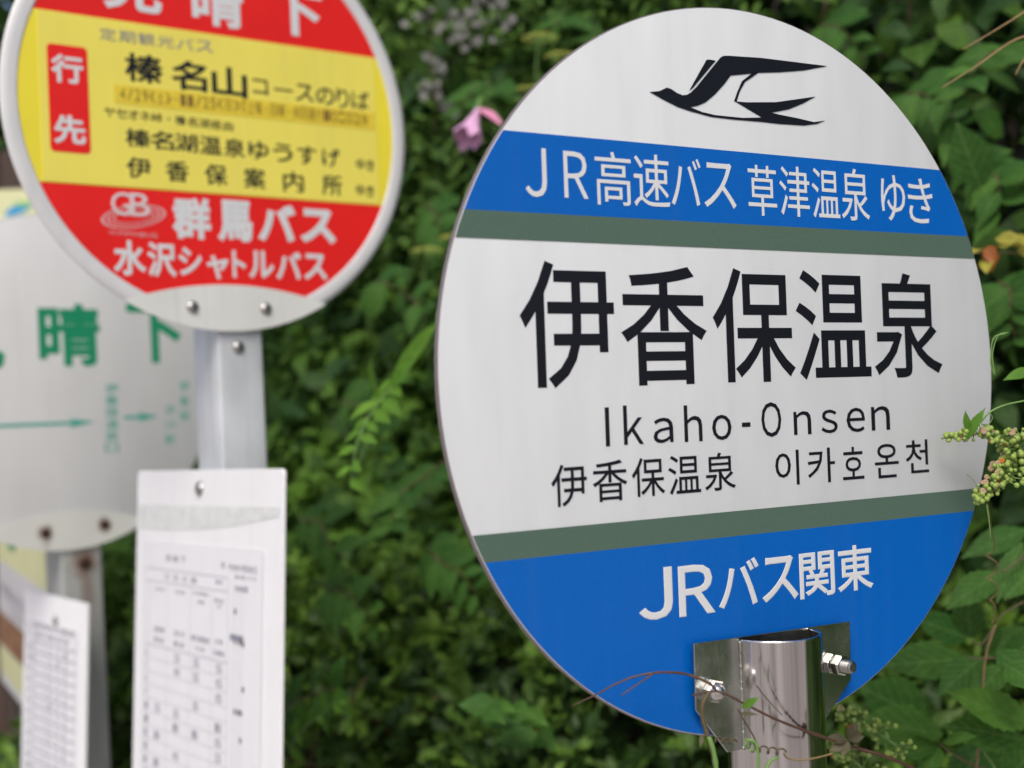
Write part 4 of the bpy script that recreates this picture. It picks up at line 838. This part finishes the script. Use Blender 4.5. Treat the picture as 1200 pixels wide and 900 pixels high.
for pts, r in (([(1150, 494), (1160, 483), (1180, 474), (1215, 467)], .0010), ([(1178, 391), (1164, 397), (1161, 425), (1166, 440)], .0008), ([(1166, 440), (1163, 415), (1170, 393), (1182, 390)], .0007), ([(1133, 556), (1141, 563), (1148, 574)], .0004), ([(1156, 590), (1159, 610), (1161, 632)], .0007), ([(1150, 497), (1158, 497), (1163, 490), (1160, 484)], .0006)):
    bm = bmesh.new(); tube(bm, [at(x, y, 1.225) for x, y in pts], r, r*.7, 6); child_bm('tendril', bm, STEM_GREEN, FC)
near_leaf(FC, 1136, 508, 1130, 484, 1.222, 8, .3, m=LEAF_BRIGHT, serr=.15, dY=-.01)
near_leaf(FC, 1215, 432, 1180, 442, 1.3, 14, .3, m=LEAF_BRIGHT, dY=-.01)
FD = empty('flower_cluster', Matrix.Translation(at(1000, 905, 1.45)), 'green flower cluster low down, just right of the steel pole', 'flower cluster', 'vine flower clusters')
cluster(FD, [(1060, 880), (1030, 860), (1005, 845), (985, 835)], 1.42, 24, 85, 1.1, (.965, .01, .025))
cluster(FD, [(1040, 930), (1010, 900), (985, 880), (962, 868)], 1.42, 22, 80, 1.1, (.965, .01, .025))

# ---- brown vine twining across the pole ---------------------------------------------------
TV = empty('twining_vine', Matrix.Translation(at(1040, 890, 1.06)), 'red brown vine twining across the steel pole and its mounting plate', 'vine')
c3 = lambda x, y, Y=1.055: at(640+x/3, 770+y/3, Y)
def tv(pts, r0, r1, m, nm='stem', n=7, wob=.16): bm = bmesh.new(); tube(bm, pts, r0, r1, n, 5, wob); return child_bm(nm, bm, m, TV)
tv([c3(1300, 395, 1.12), c3(1200, 352, 1.10), c3(1100, 322, 1.09), c3(1000, 290, 1.075), c3(900, 255, 1.06), c3(800, 215, 1.05), c3(700, 165, 1.045), c3(620, 125, 1.042), c3(570, 122, 1.042), c3(514, 136, 1.045)], .0015, .0008, STEM_RED)
tv([c3(600, 118, 1.042), c3(570, 90, 1.04), c3(500, 62, 1.04), c3(440, 54, 1.035), c3(375, 56, 1.03), c3(300, 72, 1.03), c3(230, 102, 1.03), c3(180, 130, 1.03), c3(92, 171, 1.03)], .0013, .0005, STEM_RED)
tv([c3(378, 56, 1.03), c3(330, 90, 1.025), c3(263, 135, 1.02)], .0008, .0005, STEM_RED)
tv([c3(575, 122, 1.042), c3(552, 160, 1.04), c3(550, 210, 1.04), c3(566, 270, 1.04), c3(585, 330, 1.04), c3(600, 410, 1.04)], .0015, .0022, STEM)
tv([c3(572, 280, 1.038), c3(590, 335, 1.038), c3(602, 420, 1.038)], .0016, .0022, STEM_GREEN)
tv([c3(672, 180), c3(700, 230), c3(730, 280), c3(750, 330)], .0006, .0007, STEM)
tv([c3(740, 100, 1.05), c3(770, 140, 1.05), c3(830, 205, 1.05)], .0006, .0004, STEM)
def coil(x0, y0, x1, y1, turns, r, Y, m, th=.0007, n=40):
    pts = []
    for k in range(n):
        t = k/(n-1); a = t*turns*2*math.pi; pts.append(c3(x0+(x1-x0)*t+r*math.cos(a)*.8, y0+(y1-y0)*t+r*math.sin(a), Y+.003*math.cos(a)))
    bm = bmesh.new(); tube(bm, pts, th, th, 5, 1); child_bm('tendril', bm, m, TV)
coil(588, 290, 665, 298, 3, 9, 1.04, STEM); coil(742, 322, 835, 335, 3, 12, 1.04, STEM)
tv([c3(835, 335, 1.04), c3(850, 356, 1.045), c3(900, 362, 1.05), c3(960, 352, 1.06), c3(1010, 338, 1.07)], .0007, .0007, STEM_TAN, 'tendril')
coil(705, 300, 728, 318, 1.4, 16, 1.038, STEM_GREEN, .0010)
tv([c3(700, 290, 1.036), c3(735, 300, 1.036), c3(745, 340, 1.036), c3(746, 400, 1.036)], .0012, .0013, STEM_GREEN); tv([c3(815, 352, 1.04), c3(785, 370, 1.038), c3(770, 410, 1.036)], .0010, .0016, STEM_GREEN)
def tl(x, y, dx, dy, wpx, m, t, Y=1.05):
    return near_leaf(TV, 640+x/3, 770+y/3, 640+(x+dx)/3, 770+(y+dy)/3, Y, wpx/3, t, m=m, serr=.18, up=(random.uniform(-.5, .2), -.8, random.uniform(.2, .7)), dY=-.008)
tl(688, 178, 55, -32, 26, LEAF_BRIGHT, .3, 1.04); tl(680, 200, 62, -4, 14, LEAF_PURPLE, .5, 1.04)
for a in ((1060, 292, -70, -10, 34), (1060, 292, -55, 40, 36), (1062, 290, 30, -58, 34), (1064, 292, 52, -10, 26), (1060, 294, -20, 50, 34)): tl(*a, LEAF_PURPLE, random.uniform(.3, .9), 1.082)
tl(548, 268, -6, 45, 14, LEAF_PURPLE, .8, 1.04)
